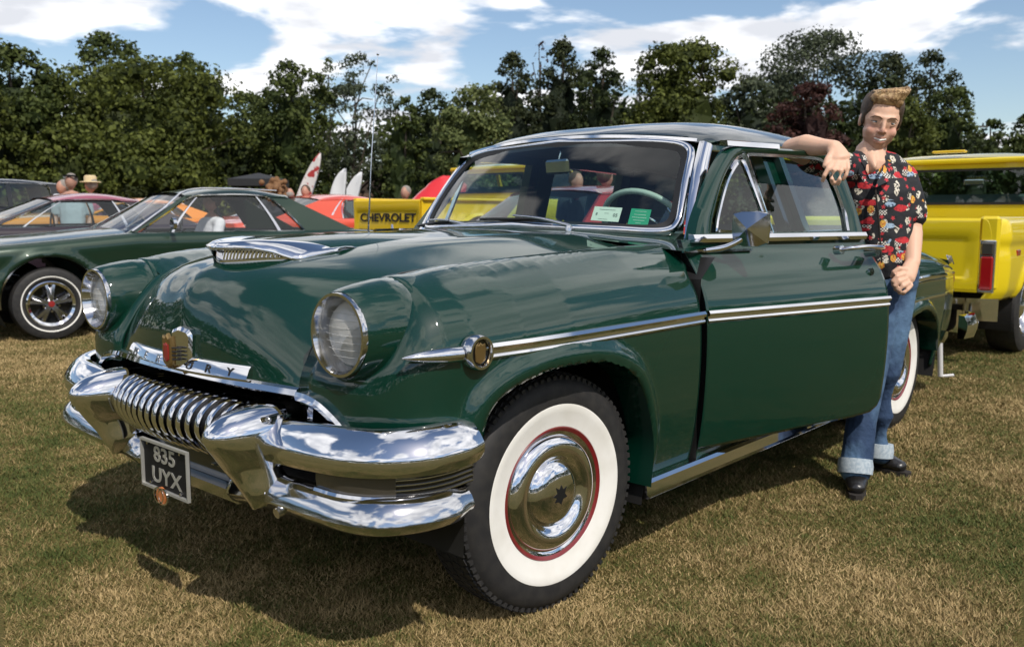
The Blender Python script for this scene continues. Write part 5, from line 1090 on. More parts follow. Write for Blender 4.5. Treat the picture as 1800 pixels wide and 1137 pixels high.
def shirt_mat():
    m = bpy.data.materials.new('printed shirt'); m.use_nodes = True; t = m.node_tree; b = t.nodes['Principled BSDF']; b.inputs['Roughness'].default_value = .8; Nn = t.nodes.new; K = t.links.new
    tc = Nn('ShaderNodeTexCoord')
    def math(op, a=None, b_=None, v1=None, v2=None):
        n = Nn('ShaderNodeMath'); n.operation = op
        if a is not None: K(a, n.inputs[0])
        elif v1 is not None: n.inputs[0].default_value = v1
        if b_ is not None: K(b_, n.inputs[1])
        elif v2 is not None: n.inputs[1].default_value = v2
        return n.outputs[0]
    # flatten coordinates to the cloth plane (object z up, object x across)
    m0 = Nn('ShaderNodeMapping'); m0.inputs['Rotation'].default_value = (0, 0, -atan2(R[1], R[0])); K(tc.outputs['Object'], m0.inputs[0]); mp = Nn('ShaderNodeMapping'); mp.inputs['Scale'].default_value = (1, .22, 1); K(m0.outputs[0], mp.inputs[0]); last = None
    def layer(scale, off, lo, hi, shape, cols, prev):
        v = Nn('ShaderNodeTexVoronoi'); v.inputs['Scale'].default_value = scale; v.inputs['Randomness'].default_value = .75; o = Nn('ShaderNodeVectorMath'); o.operation = 'ADD'; o.inputs[1].default_value = off; K(mp.outputs[0], o.inputs[0]); K(o.outputs[0], v.inputs['Vector'])
        sb = Nn('ShaderNodeVectorMath'); sb.operation = 'SUBTRACT'; sc_ = Nn('ShaderNodeVectorMath'); sc_.operation = 'SCALE'; sc_.inputs['Scale'].default_value = 1.0; K(o.outputs[0], sb.inputs[0]); K(v.outputs['Position'], sb.inputs[1])
        sp = Nn('ShaderNodeSeparateXYZ'); K(sb.outputs[0], sp.inputs[0]); cs = Nn('ShaderNodeSeparateColor'); K(v.outputs['Color'], cs.inputs[0])
        X = math('MULTIPLY', sp.outputs['X'], v2=scale); Z = math('MULTIPLY', sp.outputs['Z'], v2=scale)
        if shape == 'star':
            an = math('ARCTAN2', Z, X); an = math('ADD', an, math('MULTIPLY', cs.outputs[1], v2=6.28)); k = math('ADD', math('MULTIPLY', math('SINE', math('MULTIPLY', an, v2=5)), v2=.42), v2=1.); rr = math('SQRT', math('ADD', math('MULTIPLY', X, X), math('MULTIPLY', Z, Z))); d = math('DIVIDE', rr, k); rad = .17
        elif shape == 'car':
            d = math('SQRT', math('ADD', math('MULTIPLY', math('MULTIPLY', X, X), v2=.35), math('MULTIPLY', math('MULTIPLY', Z, Z), v2=2.1))); rad = .27
        elif shape == 'check':
            d = math('MAXIMUM', math('ABSOLUTE', X), math('ABSOLUTE', math('MULTIPLY', Z, v2=1.5))); rad = .27
        else:
            d = math('SQRT', math('ADD', math('MULTIPLY', X, X), math('MULTIPLY', math('MULTIPLY', Z, Z), v2=.6))); rad = .26
        nz = Nn('ShaderNodeTexNoise'); nz.inputs['Scale'].default_value = scale*4.2; nz.inputs['Detail'].default_value = 2; K(o.outputs[0], nz.inputs['Vector']); d = math('ADD', d, math('MULTIPLY', math('SUBTRACT', nz.outputs['Fac'], v2=.5), v2=.18 if shape != 'star' else .03))
        ins = math('LESS_THAN', d, v2=rad); pick = math('MULTIPLY', math('GREATER_THAN', cs.outputs[0], v2=lo), math('LESS_THAN', cs.outputs[0], v2=hi)); ins = math('MULTIPLY', ins, pick)
        # inner drawing
        n2 = Nn('ShaderNodeTexNoise') if shape != 'check' else Nn('ShaderNodeTexChecker'); n2.inputs['Scale'].default_value = scale*(7 if shape != 'check' else 9.5)
        K(o.outputs[0], n2.inputs['Vector']); f2 = math('GREATER_THAN', n2.outputs['Fac'], v2=.54 if shape != 'check' else .5)
        if shape == 'star': f2 = math('MULTIPLY', f2, v2=0)
        c = Nn('ShaderNodeMix'); c.data_type = 'RGBA'; c.inputs['A'].default_value = (*cols[0], 1); c.inputs['B'].default_value = (*cols[1], 1); K(f2, c.inputs['Factor'])
        mx = Nn('ShaderNodeMix'); mx.data_type = 'RGBA'; K(ins, mx.inputs['Factor']); K(c.outputs['Result'], mx.inputs['B'])
        if prev is None: mx.inputs['A'].default_value = (.008, .009, .013, 1)
        else: K(prev.outputs['Result'], mx.inputs['A'])
        return mx
    l = layer(19, (0, 0, 0), .0, .45, 'skull', ((.62, .58, .48), (.02, .02, .02)), None)
    l = layer(17, (3.3, 1, 2), .0, .34, 'check', ((.65, .62, .56), (.012, .012, .014)), l)
    l = layer(13, (1.7, 2, 5), .0, .48, 'car', ((.50, .022, .03), (.30, .01, .02)), l)
    l = layer(24, (7.1, 3, 1), .0, .50, 'star', ((.48, .03, .04), (.5, .03, .05)), l)
    l = layer(17, (5.1, 6, 4), .0, .16, 'car', ((.30, .42, .55), (.03, .05, .10)), l)
    l = layer(21, (9.1, 6, 8), .0, .10, 'skull', ((.62, .36, .05), (.45, .10, .03)), l)
    K(l.outputs['Result'], b.inputs['Base Color'])
    n = Nn('ShaderNodeTexNoise'); n.inputs['Scale'].default_value = 9; n.inputs['Detail'].default_value = 4; bp = Nn('ShaderNodeBump'); bp.inputs['Strength'].default_value = .7; bp.inputs['Distance'].default_value = .03; K(tc.outputs['Object'], n.inputs[0]); K(n.outputs['Fac'], bp.inputs['Height']); K(bp.outputs[0], b.inputs['Normal']); return m
M['shirt'] = shirt_mat()
foot0 = gnd(1540, 3.85)
man = empty('person', foot0, 0, label='smiling man with blond quiff, printed black shirt and jeans, leaning on the open car door', cat='person')
Mi = Matrix.Translation(-Vector(foot0))
def mp_(o): o.data.transform(Mi); o.parent = man; return o
RR3 = np.c_[R, U, -F]           # columns: image right, up, towards the camera
DB = 3.88
sh_r, sh_l = at(1499, 300, DB-.04), at(1588, 312, DB+.02)
# head frame
tl = -.17; yw = .17
Zc = CP-at(1548, 214, 3.85); Zc /= np.linalg.norm(Zc); Xc = np.cross([0, 0, 1.], Zc); Xc /= np.linalg.norm(Xc); Yc = np.cross(Zc, Xc)
H3 = np.c_[Xc, Yc, Zc]@np.array([[cos(tl), -sin(tl), 0], [sin(tl), cos(tl), 0], [0, 0, 1]])@roty(yw)@rotx(.06)
HC = at(1547, 216, DB-.03)
HS = 1.05; hp_ = lambda x, y, z: HC+H3@np.array([x, y, z])*HS
he = lambda c, r: ell(hp_(*c), np.array(r)*HS, H3)
hl_ = lambda pts, rad: limb([hp_(*p) for p in pts], rad, up=tuple(H3[:, 1]))
head = [he((0, .032, -.012), (.077, .088, .096)), he((0, .012, .030), (.066, .070, .060)), he((0, -.035, .022), (.064, .068, .066)), he((0, -.078, .046), (.034, .028, .034)), he((0, -.095, .052), (.022, .018, .022)),
        he((.036, -.030, .056), (.026, .026, .024)), he((-.036, -.030, .056), (.026, .026, .024)), hl_([(-.034, .028, .079), (0, .024, .086), (.034, .028, .079)], [.010, .009, .010]),
        hl_([(0, .016, .088), (0, -.008, .098), (0, -.025, .103)], [.008, .0085, .010]), he((.011, -.028, .092), (.0075, .006, .008)), he((-.011, -.028, .092), (.0075, .006, .008)),
        hl_([(-.022, -.050, .080), (0, -.053, .089), (.022, -.050, .080)], [.006, .0065, .006]), hl_([(-.018, -.068, .080), (0, -.072, .087), (.018, -.068, .080)], [.006, .0075, .006]),
        he((-.077, .002, -.010), (.008, .029, .017)), he((.075, .002, -.012), (.007, .028, .016)), he((-.044, -.048, .02), (.014, .030, .03)), he((.044, -.048, .02), (.014, .030, .03))]
nb_ = at(1532, 290, DB+.02)
neck = [limb([hp_(0, -.03, -.015), hp_(0, -.085, -.012), nb_], [.055, .054, .062])]
ch = at(1544, 345, DB+.01)
torso = [limb([nb_+[0, 0, -.02], ch, at(1552, 450, DB+.03)], [(.09, .06), (.125, .085), (.11, .08)], up=tuple(-F)), limb([sh_r, at(1543, 306, DB), sh_l], [.055, .062, .055])]
# right arm: elbow hooked over the door frame, hand hanging outside
el_r = at(1392, 262, 3.62); wr_r = at(1466, 258, 3.415)
arm_r = [limb([sh_r, lerp(sh_r, el_r, .5)+[0, 0, -.012], el_r], [.054, .047, .042]), limb([el_r, lerp(el_r, wr_r, .35)+[0, 0, .012], lerp(el_r, wr_r, .75), wr_r], [.042, .043, .033, (.031, .025)])]
kn_r = at(1477, 278, 3.375)
arm_r += [limb([wr_r, lerp(wr_r, kn_r, .5), kn_r], [(.030, .024), (.038, .021), (.041, .018)], up=tuple(-F))]
def finger(pts, r0): return limb([at(*p) for p in pts], [r0, r0*.97, r0*.9, r0*.78][:len(pts)], n=10)
fs = [((1466, 281, 3.38), (1456, 296, 3.35), (1449, 309, 3.35), (1446, 318, 3.365)), ((1473, 284, 3.37), (1465, 301, 3.335), (1462, 314, 3.335), (1464, 323, 3.35)), ((1481, 285, 3.37), (1478, 302, 3.335), (1476, 315, 3.335), (1473, 324, 3.35)), ((1489, 281, 3.375), (1491, 296, 3.345), (1487, 308, 3.345), (1482, 316, 3.355))]
arm_r += [finger(p, .0105 if i < 3 else .0092) for i, p in enumerate(fs)]+[finger(((1463, 266, 3.39), (1454, 280, 3.375), (1450, 292, 3.37)), .0115)]
# left arm: straight down, thumb hooked at the pocket
el_l = at(1603, 408, DB-.02); wr_l = at(1604, 462, DB-.11)
arm_l = [limb([sh_l, at(1600, 360, DB), el_l], [.052, .046, .042]), limb([el_l, lerp(el_l, wr_l, .35)+[0, 0, .0], wr_l], [.044, .041, (.031, .026)])]
pm_ = at(1594, 486, DB-.155); arm_l += [limb([wr_l, lerp(wr_l, pm_, .5), pm_], [(.030, .024), (.036, .024), (.038, .024)], up=tuple(-F))]
fl_ = [((1589, 482, 3.70), (1576, 486, 3.685), (1569, 494, 3.69), (1570, 501, 3.705)), ((1592, 490, 3.70), (1580, 495, 3.68), (1573, 502, 3.685), (1574, 509, 3.70)), ((1597, 497, 3.70), (1587, 503, 3.68), (1580, 510, 3.685), (1581, 515, 3.70)), ((1602, 501, 3.71), (1595, 509, 3.69), (1589, 514, 3.69), (1588, 517, 3.70))]
arm_l += [finger(p, .0108 if i < 3 else .0093) for i, p in enumerate(fl_)]+[finger(((1592, 474, 3.72), (1580, 472, 3.70), (1571, 478, 3.705), (1568, 486, 3.72)), .0118)]
# legs (inside the jeans) reach the boots
hip_r, hip_l = at(1554, 500, DB+.03), at(1580, 500, DB+.05)
kn1, kn2 = at(1530, 655, DB-.07), at(1576, 650, DB+.0)
an1, an2 = at(1503, 838, DB-.12), at(1545, 800, DB+.07)
legs = [limb([at(1552, 500, DB+.02), at(1542, 570, DB-.02), kn1, at(1516, 740, DB-.10), an1], [.06, .05, .042, .035, .035]), limb([at(1578, 500, DB+.04), at(1567, 578, DB+.01), at(1557, 658, DB+.01), at(1549, 730, DB+.05), an2], [.06, .05, .042, .034, .034]), limb([at(1552, 440, DB+.03), at(1562, 490, DB+.04)], [(.09, .07), (.09, .07)], up=tuple(-F))]
body = mp_(blob('body', head+neck+torso+arm_r+arm_l+legs, .0046, 'skin', None, 3))
vs = np.zeros(len(body.data.vertices)*3); body.data.vertices.foreach_get('co', vs); vs = vs.reshape(-1, 3)+foot0-HC; lc = vs@H3/HS
inh = (np.abs(lc[:, 0]) < .1) & (lc[:, 1] > -.13) & (lc[:, 1] < .14) & (lc[:, 2] > -.13)
jaw = sstep(-lc[:, 1]-.25*np.abs(lc[:, 0])+.0, .022, .062)*sstep(lc[:, 2], -.02, .02)*(1-sstep(-lc[:, 1], .108, .125)); side = sstep(np.abs(lc[:, 0]), .058, .070)*sstep(-lc[:, 1], -.03, .03)*sstep(lc[:, 2], -.01, .01)*(1-sstep(-lc[:, 1], .10, .12))
mous = np.exp(-((lc[:, 1]+.044)/.006)**2)*(np.abs(lc[:, 0]) < .030)*(lc[:, 2] > .06)
mouthx = np.exp(-(lc[:, 0]/.024)**4)*np.exp(-((lc[:, 1]+.061)/.010)**2)*(lc[:, 2] > .06)
beard = np.clip(jaw*.30+side*.34+mous*.2, 0, .45)*(1-mouthx)*inh; chs = np.exp(-((np.abs(lc[:, 0])-.040)/.020)**2-((lc[:, 1]+.020)/.022)**2)*(lc[:, 2] > .03)*inh*.6+np.exp(-(lc[:, 0]/.014)**2-((lc[:, 1]+.025)/.014)**2)*inh*(lc[:, 2] > .08)*.5
for nm, a_ in (('beard', beard), ('blush', np.clip(chs, 0, 1)), ('lips', np.clip(mouthx*inh, 0, 1)*.9)):
    k = body.data.attributes.new(nm, 'FLOAT', 'POINT'); k.data.foreach_set('value', a_.astype(np.float32))
def hpart(name, parts, m, vox=None, par=None):
    if vox: o = blob(name, parts, vox, m, None, 2)
    else: V, f = join_vf(parts); o = mesh(name, V, f, m, None)
    mp_(o); o.parent = par or man; return o
for s in (-1, 1):
    e_ = hpart('eye', [he((s*.0315, .006, .0765), (.0125, .0040, .0070))], 'eye'); hpart('iris', [he((s*.0315+.002, .0062, .0822), (.0046, .0036, .0028))], 'iris', par=e_)
    hpart('eyelid', [hl_([(s*.047, .007, .071), (s*.040, .0095, .0790), (s*.028, .0100, .0835), (s*.018, .007, .082)], [.0012, .0018, .0018, .0012])], 'hairb', par=e_)
    hpart('lower_eyelid', [hl_([(s*.046, .003, .072), (s*.033, -.0015, .0815), (s*.019, .002, .081)], [.0022, .0026, .002])], 'skin', par=e_)
    hpart('eyebrow', [hl_([(s*.054, .020, .070), (s*.040, .029, .084), (s*.022, .028, .092), (s*.012, .023, .093)], [.0012, .0026, .0030, .002])], 'brow')
th = hpart('teeth', [hl_([(-.021, -.0575, .0820), (0, -.0632, .0905), (.022, -.0570, .0820)], [(.0035, .0034), (.0035, .0058), (.0035, .0034)])], 'teeth')
hpart('mouth_line', [hl_([(-.025, -.0555, .078), (0, -.0580, .0905), (.025, -.055, .078)], [.0014, .0018, .0014])], 'sole', par=th)
# hair: short dark sides, tall blond quiff, built from many combed locks
hs = [he((-.052, .055, -.022), (.032, .064, .074)), he((.052, .055, -.022), (.032, .064, .074)), he((0, .050, -.062), (.066, .076, .055)), he((0, .092, -.02), (.068, .044, .085)), he((-.070, .016, .012), (.010, .034, .016)), he((.070, .016, .012), (.010, .034, .016))]
hair = hpart('hair', hs, 'hairb', .004)
qs = [he((0, .094, .004), (.066, .036, .078)), he((-.010, .098, .040), (.056, .032, .038)), he((.026, .112, .038), (.042, .034, .036)), he((.040, .092, .044), (.022, .026, .028))]
rq = np.random.default_rng(5)
for k in range(130):
    a = rq.uniform(-1, 1); x0_ = a*.055; ps = [(x0_*.95, .072+.012*rq.random(), .068-.02*abs(a)), (x0_+.006, .098+.012*rq.random()+.014*a, .078-.02*abs(a)+.008*rq.random()), (x0_+.010+.010*rq.random(), .124+.014*a+.014*rq.random(), .056+.01*rq.random()), (x0_+.014*rq.random(), .126+.012*a+.010*rq.random(), .02-.03*rq.random()), (x0_*.95, .112+.01*rq.random(), -.04-.04*rq.random())]
    qs.append(limb([hp_(*p) for p in cat(ps, 8)], list(np.array([.0025, .0045, .005, .005, .005, .0045, .003, .001])*(.8+.5*rq.random())), n=5))
hpart('quiff', qs, 'hairy', None, hair)
# clothes
st_ = [limb([at(1532, 300, DB+.0), at(1540, 345, DB), at(1546, 400, DB+.01), at(1552, 455, DB+.02), at(1554, 463, DB+.02)], [(.095, .085), (.152, .120), (.146, .118), (.138, .118), (.138, .120)], n=24, up=tuple(-F)),
       limb([sh_r+[0, 0, .0], at(1514, 290, DB), at(1536, 288, DB+.03), at(1562, 294, DB+.01), sh_l], [.060, .068, .068, .066, .060]),
       limb([sh_r, lerp(sh_r, el_r, .40), lerp(sh_r, el_r, .66)], [.062, .070, .074]), limb([sh_l, at(1599, 350, DB), at(1603, 378, DB-.01)], [.060, .061, .064])]
shirt = mp_(blob('shirt', st_, .006, 'shirt', None, 4))
# open neck: skin-toned V and collar leaves
vneck = [at(1514, 288, DB-.10), at(1528, 312, DB-.135), at(1537, 322, DB-.14), at(1550, 305, DB-.125), at(1557, 290, DB-.09)]
mp_(blob('open_neck', [limb([at(1531, 280, DB-.05), at(1535, 298, DB-.090)], [(.034, .034), (.010, .024)], up=tuple(-F)), limb([at(1529, 270, DB-.0), at(1531, 295, DB-.02)], [.064, .070])], .004, 'skin', None, 3))
for P_ in ([at(1505, 274, DB-.055), at(1518, 292, DB-.125), at(1530, 320, DB-.150), at(1537, 330, DB-.155), at(1520, 322, DB-.152), at(1508, 306, DB-.125)], [at(1563, 276, DB-.045), at(1551, 294, DB-.125), at(1541, 320, DB-.150), at(1538, 330, DB-.155), at(1560, 320, DB-.150), at(1572, 304, DB-.10)]):
    V_ = list(P_)+[p-F*.006 for p in P_]; n_ = len(P_); cl_ = mp_(mesh('collar', V_, [list(range(n_)), list(range(n_, 2*n_))[::-1]]+gfaces(2, n_, False, True), 'shirt', None, sharp=60)); cl_.parent = shirt; cl_.matrix_parent_inverse = Matrix.Identity(4)
mp_(tube('placket', [at(1538, 328, DB-.142), at(1543, 370, DB-.140), at(1547, 420, DB-.125), at(1550, 462, DB-.118)], .004, 'sole', None, 6, smooth_n=16)).parent = shirt
je = [limb([at(1556, 452, DB+.02), at(1564, 490, DB+.03)], [(.122, .105), (.126, .112)], n=20, up=tuple(-F)), limb([at(1552, 500, DB+.02), at(1542, 570, DB-.02), kn1, at(1514, 740, DB-.13), at(1504, 824, DB-.16)], [.094, .082, .068, .062, .066]), limb([at(1578, 500, DB+.04), at(1567, 578, DB+.01), at(1557, 658, DB+.01), at(1549, 730, DB+.05), at(1546, 795, DB+.07)], [.082, .076, .060, .053, .053])]
jeans = mp_(blob('jeans', je, .006, 'denim', None, 3))
for c_a, c_b, rr_ in ((at(1504, 806, DB-.16), at(1503, 832, DB-.17), .070), (at(1546, 779, DB+.07), at(1545, 803, DB+.07), .060)):
    k = tube('jeans_cuff', [c_a, lerp(c_a, c_b, .5), c_b], rr_, 'cuff', None, 28, scale=[.96, 1.02, .98]); mp_(k); k.parent = jeans
# boots
def boot(ank, toe_dir, L_=.27):
    td = np.array(toe_dir, float); td /= np.linalg.norm(td); g0 = np.array([ank[0], ank[1], 0.]); heel = g0-td*.07; toe = g0+td*(L_-.07); up_ = np.array([0, 0, 1.])
    b_ = mp_(blob('boot', [limb([g0+up_*.20, g0+up_*.10, g0+up_*.06], [.050, .050, .046]), limb([heel+up_*.055, g0+up_*.055, lerp(g0, toe, .5)+up_*.048, toe-td*.04+up_*.040], [(.034, .038), (.040, .045), (.046, .040), (.036, .026)])], .005, 'boot', None, 3))
    pts = [heel-td*.035, g0, lerp(g0, toe, .6), toe]; w_ = [.022, .031, .039, .024]; s_ = np.cross(td, up_); o2 = [p+s_*w for p, w in zip(pts, w_)]+[toe+td*.012]+[p-s_*w for p, w in zip(pts[::-1], w_[::-1])]
    V_ = [p+up_*.001 for p in o2]+[p+up_*.022 for p in o2]; n_ = len(o2); so_ = mp_(mesh('boot_sole', V_, [list(range(n_))[::-1], list(range(n_, 2*n_))]+gfaces(2, n_, False, True), 'sole', None)); so_.parent = b_
tn, tf, hf = gpx(1504, 879), gpx(1597, 838), gpx(1537, 824); dn, df_ = (CP-tn)*[1, 1, 0], tf-hf; dn /= np.linalg.norm(dn); df_ /= np.linalg.norm(df_)
boot(tn-dn*.20, dn); boot(tf-df_*.20, df_)

# background people
cols_ = {'greyt': (.42, .43, .46), 'pinks': (.48, .13, .20), 'blues': (.10, .30, .52), 'lblue': (.28, .46, .55), 'whites': (.62, .63, .66), 'darks': (.02, .022, .03), 'khaki': (.22, .17, .10), 'greyj': (.06, .07, .09), 'straw': (.55, .44, .26), 'gingerh': (.17, .085, .035), 'greyh': (.22, .20, .18)}
for k, v in cols_.items(): M[k] = mat(k, v, .85, bump=(14, .5, .02))
def person(u, d, h, face, shirt, hair, label, trousers='greyj', hat=None, sit=False, bald=False, parent=None, loc=None, curly=False, glasses=False):
    p = gnd(u, d) if loc is None else np.array(loc, float); rz = face; k = h/1.75
    root = empty('person', p, rz, label=label, cat='person', group='visitors at the show')
    z0 = -.48 if sit else 0
    L_ = lambda pts, rad, **q: limb([(a*k, b*k, (c+z0)*k) for a, b, c in pts], [tuple(np.array(r)*k) if not np.isscalar(r) else r*k for r in rad], n=10, **q)
    hz = 1.62; hd = [ell((0.01*k, 0, (hz+z0)*k), np.array((.095, .075, .115))*k, n=10), ell((.085*k, 0, (hz-.02+z0)*k), np.array((.022, .012, .022))*k, n=6), L_([(0, 0, 1.40), (0, 0, 1.56)], [.062, .055]), ell((0, .078*k, (hz+z0)*k), np.array((.018, .008, .03))*k, n=6), ell((0, -.078*k, (hz+z0)*k), np.array((.018, .008, .03))*k, n=6)]
    ar = []; sl_ = []
    for s in (1, -1):
        if sit: a_ = [(0, s*.20, 1.37), (.10, s*.26, 1.12), (.34, s*.20, 1.14)]
        else: a_ = [(0, s*.21, 1.38), (-.02, s*.25, 1.10), (.10, s*.22, .90)]
        ar += [L_(a_, [.048, .042, .030]), L_([a_[2], (a_[2][0]+.07, a_[2][1], a_[2][2]-.05)], [(.036, .022), (.03, .018)])]; sl_.append(L_([a_[0], lerp(np.array(a_[0]), np.array(a_[1]), .75)], [.068, .064]))
    lg = [L_([(0, s*.09, .90), ((.42 if sit else 0), s*.10, .86 if sit else .48), ((.45 if sit else -.02), s*.10, .45 if sit else .08)], [.09, .065, .045]) for s in (1, -1)]
    blob('body', hd+ar+lg+[L_([(0, 0, 1.40), (0, 0, 1.0)], [(.15, .09), (.13, .09)], up=(1, 0, 0))], .016*k, 'skin2', root, 2)
    blob('shirt', [L_([(0, 0, 1.38), (0, 0, 1.2), (0, 0, .92)], [(.17, .10), (.185, .125), (.175, .13)], up=(1, 0, 0)), L_([(0, .19, 1.37), (0, -.19, 1.37)], [.07, .07])]+sl_, .018*k, shirt, root, 2)
    tr_ = [L_([(0, s*.085, .94), ((.42 if sit else 0), s*.10, .88 if sit else .50), ((.45 if sit else -.02), s*.10, .45 if sit else .07)], [.115, .09, .07]) for s in (1, -1)]
    blob('trousers', tr_, .02*k, trousers, root, 2)
    if not sit:
        for s in (1, -1): V_, f_ = limb([(-.05*k, s*.10*k, .045*k), (.14*k, s*.11*k, .035*k)], [(.04*k, .04*k), (.045*k, .03*k)], n=10); mesh('shoe', V_, f_, 'boot', root)
    hh = (hz+z0)*k
    if curly:
        r = np.random.default_rng(3); blob('hair', [ell((-.03*k+r.normal(0, .07), r.normal(0, .085), hh+r.normal(-.03, .09)), (.05, .05, .05), n=7) for _ in range(70)], .012, hair, root, 1)
    elif not bald: blob('hair', [ell((-.028*k, 0, hh+.030*k), np.array((.105, .092, .105))*k, n=10)], .010, hair, root, 2)
    else: blob('hair', [ell((-.045*k, 0, hh-.01*k), np.array((.068, .081, .06))*k, n=10)], .010, hair, root, 2)
    if hat:
        hm = np.array([[1, 0, 0], [0, 0, 1], [0, 1, 0]], float); lathe('hat', [(.165*k, 0), (.16*k, .012), (.10*k, .018), (.095*k, .09*k), (.075*k, .115*k), (0, .12*k)], hat, root, 24, (0, 0, hh+.055*k), hm)
    if glasses: sec_strip('sunglasses', [(-.02, .09*k, hh+.07), (.085, .07*k, hh+.085), (.10, 0, hh+.088), (.085, -.07*k, hh+.085), (-.02, -.09*k, hh+.07)], [(-.008, -.014), (.008, -.014), (.008, .014), (-.008, .014)], 'gloss', root, n=16)
    return root
aw = atan2(FH[1], FH[0])     # looking away from the camera
person(133, 13.4, 1.74, aw+pi+.2, 'greyt', 'greyh', 'man in grey tee with sunglasses on his head, left of the green coupe', glasses=True)
person(167, 14.6, 1.72, aw+1.2, 'pinks', 'greyh', 'man in pink shirt and straw trilby at the left', hat='straw')
person(118, 14.8, 1.70, aw+2.6, 'lblue', 'greyh', 'visitor in pale blue half hidden behind the man in the grey tee')
person(487, 14.5, 1.66, aw+.6, 'darks', 'gingerh', 'woman with curly ginger hair behind the green coupe', curly=True)
person(513, 15.5, 1.60, aw+.2, 'greyj', 'greyh', 'bald visitor beside the curly haired woman', bald=True)
person(540, 16, 1.66, aw+pi, 'darks', 'hairb', 'dark haired visitor standing under the red and white banner')
person(714, 15.0, 1.62, aw+pi-.4, 'lblue', 'greyh', 'grey haired visitor left of the raised red bonnet')
person(1062, 10.5, 1.70, aw-.8, 'blues', 'hairb', 'visitor in a blue shirt seen through the windscreen')
person(1012, 11.2, 1.68, aw+pi+.5, 'darks', 'hairb', 'visitor in black seen through the windscreen beside the one in blue')
ml = mus.matrix_basis@Vector((-1.62, .33, .22))
person(0, 0, 1.55, D9+pi*0+.1, 'whites', 'hairb', 'driver in a white check shirt sitting in the green coupe', sit=True, loc=(ml[0], ml[1], ml[2]+.03))

# banners, gazebo, shed, fence, pole and bits on the grass
def banner(u, d, hz, wd_, col, label, lean=.25, seed=0):
    p = gnd(u, d); root = empty('feather_banner', p, 0, label=label, cat='banner'); rx = R*[1, 1, 0]
    pole = [np.array([0, 0, z])+rx*lean*wd_*1.1*sstep(z, hz*.35, hz)**1.2 for z in np.linspace(0, hz, 14)]; tube('pole', pole, .02, 'alu', root, 8)
    G = []
    for i, z in enumerate(np.linspace(hz*.30, hz, 14)):
        q = i/13; w_ = wd_*sqrt(max(1-q**3.0, .02)); b = rx*lean*wd_*1.1*sstep(z, hz*.35, hz)**1.2; G.append([b+np.array([0, 0, z])-rx*w_*(1-t)+FH*.03*sin(3*z+4*t) for t in np.linspace(0, 1, 6)])
    grid('flag', G, col, root, thick=.004); return root
M['flagw'] = mat('white banner cloth', (.62, .63, .65), .8, noise=(3.5, (.30, .31, .34), .58, .64)); M['flagr'] = mat('red and white banner cloth', (.60, .56, .55), .8, noise=(5, (.35, .03, .03), .50, .54))
banner(608, 26, 2.45, .50, 'flagw', 'white feather banner, left one of the pair', .12); banner(625, 26.6, 2.38, .50, 'flagw', 'white feather banner, right one of the pair', .45)
banner(545, 24, 2.75, .42, 'flagr', 'red and white feather banner above the visitors', .8)
gz = empty('gazebo', gnd(460, 30), 0, label='black gazebo with flat canopy in front of the trees', cat='gazebo')
M['canvas'] = mat('black canvas', (.012, .013, .015), .7)
rx, ry_ = R*[1, 1, 0], FH
for a in (-1, 1):
    for b in (-1, 1): p = rx*a*.75+ry_*b*.75; tube('gazebo_pole', [p, p+[0, 0, 2.1]], .02, 'alu', gz, 6)
cv = [rx*a*.8+ry_*b*.8+[0, 0, z] for z in (2.05, 2.28) for a, b in ((-1, -1), (1, -1), (1, 1), (-1, 1))]+[np.array([0, 0, 2.5])]
mesh('canopy', cv, gfaces(2, 4, False, True)+[(4, 5, 8), (5, 6, 8), (6, 7, 8), (7, 4, 8)], 'canvas', gz, smooth=False)
M['tiles'] = mat('dark roof tiles', (.045, .035, .03), .9, noise=(3, (.08, .06, .05), .4, .6)); M['brick'] = mat('brick wall', (.15, .10, .075), .9)
hs_ = empty('house', gnd(705, 66), 0, label='house with dark gabled roof half hidden by the trees', cat='house'); hw_ = 2.7
w0 = [rx*a*hw_+ry_*b*3 for a, b in ((-1, -1), (1, -1), (1, 1), (-1, 1))]
mesh('wall', w0+[p+[0, 0, 2.6] for p in w0], gfaces(2, 4, False, True), 'brick', hs_, smooth=False)
g0_, g1_ = rx*0-ry_*3+[0, 0, 5.1], ry_*3+[0, 0, 5.1]
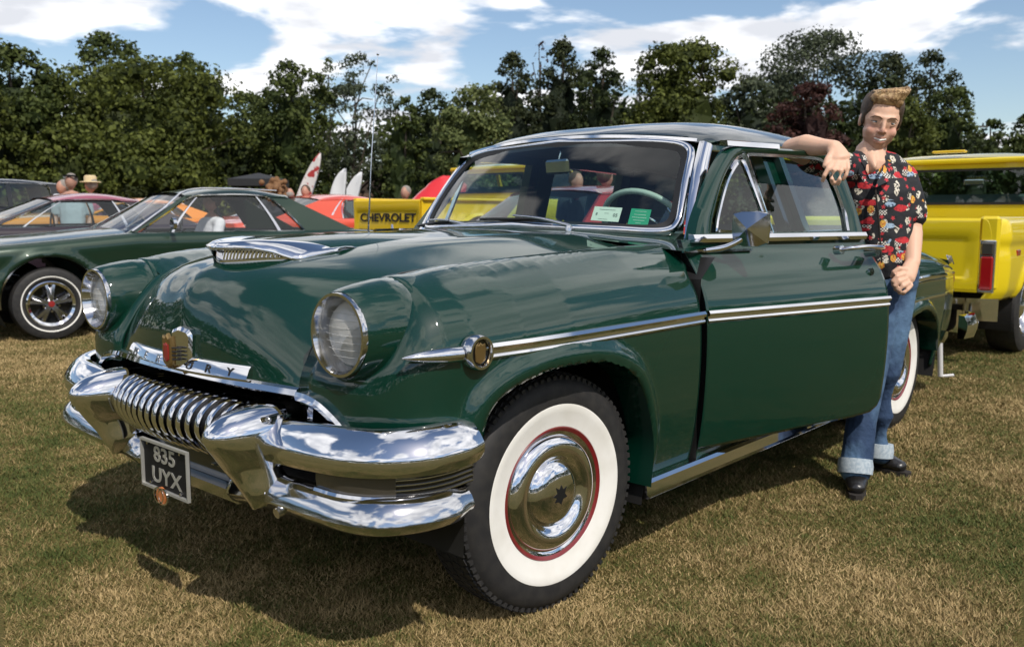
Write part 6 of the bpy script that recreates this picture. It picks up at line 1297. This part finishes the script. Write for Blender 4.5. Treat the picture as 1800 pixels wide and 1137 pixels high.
mesh('gable', [w0[0]+[0, 0, 2.6], w0[1]+[0, 0, 2.6], g0_], [(0, 1, 2)], 'tiles', hs_, smooth=False)
for a, b in ((0, 3), (1, 2)): mesh('roof', [w0[a]*1.06+[0, 0, 2.5], w0[b]*1.06+[0, 0, 2.5], g1_+ry_*.2+[0, 0, .06], g0_-ry_*.2+[0, 0, .06]], [(0, 1, 2, 3)], 'tiles', hs_, smooth=False).modifiers.new('s', 'SOLIDIFY').thickness = .1
box('window', (0, 0, 0), (.9, .1, 1.0), 'gloss', hs_).location = (-ry_*3.06+[0, 0, 1.6]).tolist()
fc = empty('fence', gnd(700, 44), 0, label='brown slatted fence in front of the house', cat='fence'); M['wood'] = mat('weathered wood', (.10, .075, .055), .9)
for k in range(9): box('post', tuple(rx*(k-4)*1.0+[0, 0, .95]), (.08, .08, 1.9), 'wood', fc)
for z in (.5, 1.0, 1.5, 1.85): sec_strip('rail', [rx*-4.2+[0, 0, z], rx*4.2+[0, 0, z]], [(-.02, -.06), (.02, -.06), (.02, .06), (-.02, .06)], 'wood', fc)
up_ = empty('utility_pole', gnd(1703, 58), 0, label='wooden utility pole with crossarms above the trees at the right', cat='utility pole')
tube('pole', [(0, 0, 0), (0, 0, 7.2)], .13, 'bark', up_, 8); 
for z in (6.3, 6.8): sec_strip('crossarm', [rx*-.62+[0, 0, z], rx*.62+[0, 0, z]], [(-.05, -.05), (.05, -.05), (.05, .05), (-.05, .05)], 'bark', up_)
for a in (-.55, -.3, .3, .55): lathe('insulator', [(0, 0), (.06, .02), (.05, .15), (0, .2)], 'black', up_, 8, tuple(rx*a+[0, 0, 6.85]), np.array([[1, 0, 0], [0, 0, 1], [0, 1, 0]]))
sp_ = gpx(1656, 664); jk = empty('prop_stand', sp_, 0, label='small white bent metal stand on the grass under the car tail', cat='stand')
tube('stand_leg', [np.array([0, 0, .012])-rx*.012, -rx*.02+[0, 0, .12], -rx*.03+[0, 0, .25]], .018, 'whitep', jk, 10); tube('stand_foot', [(0, 0, .013), rx*.08+[0, 0, .02]], .011, 'whitep', jk, 8)
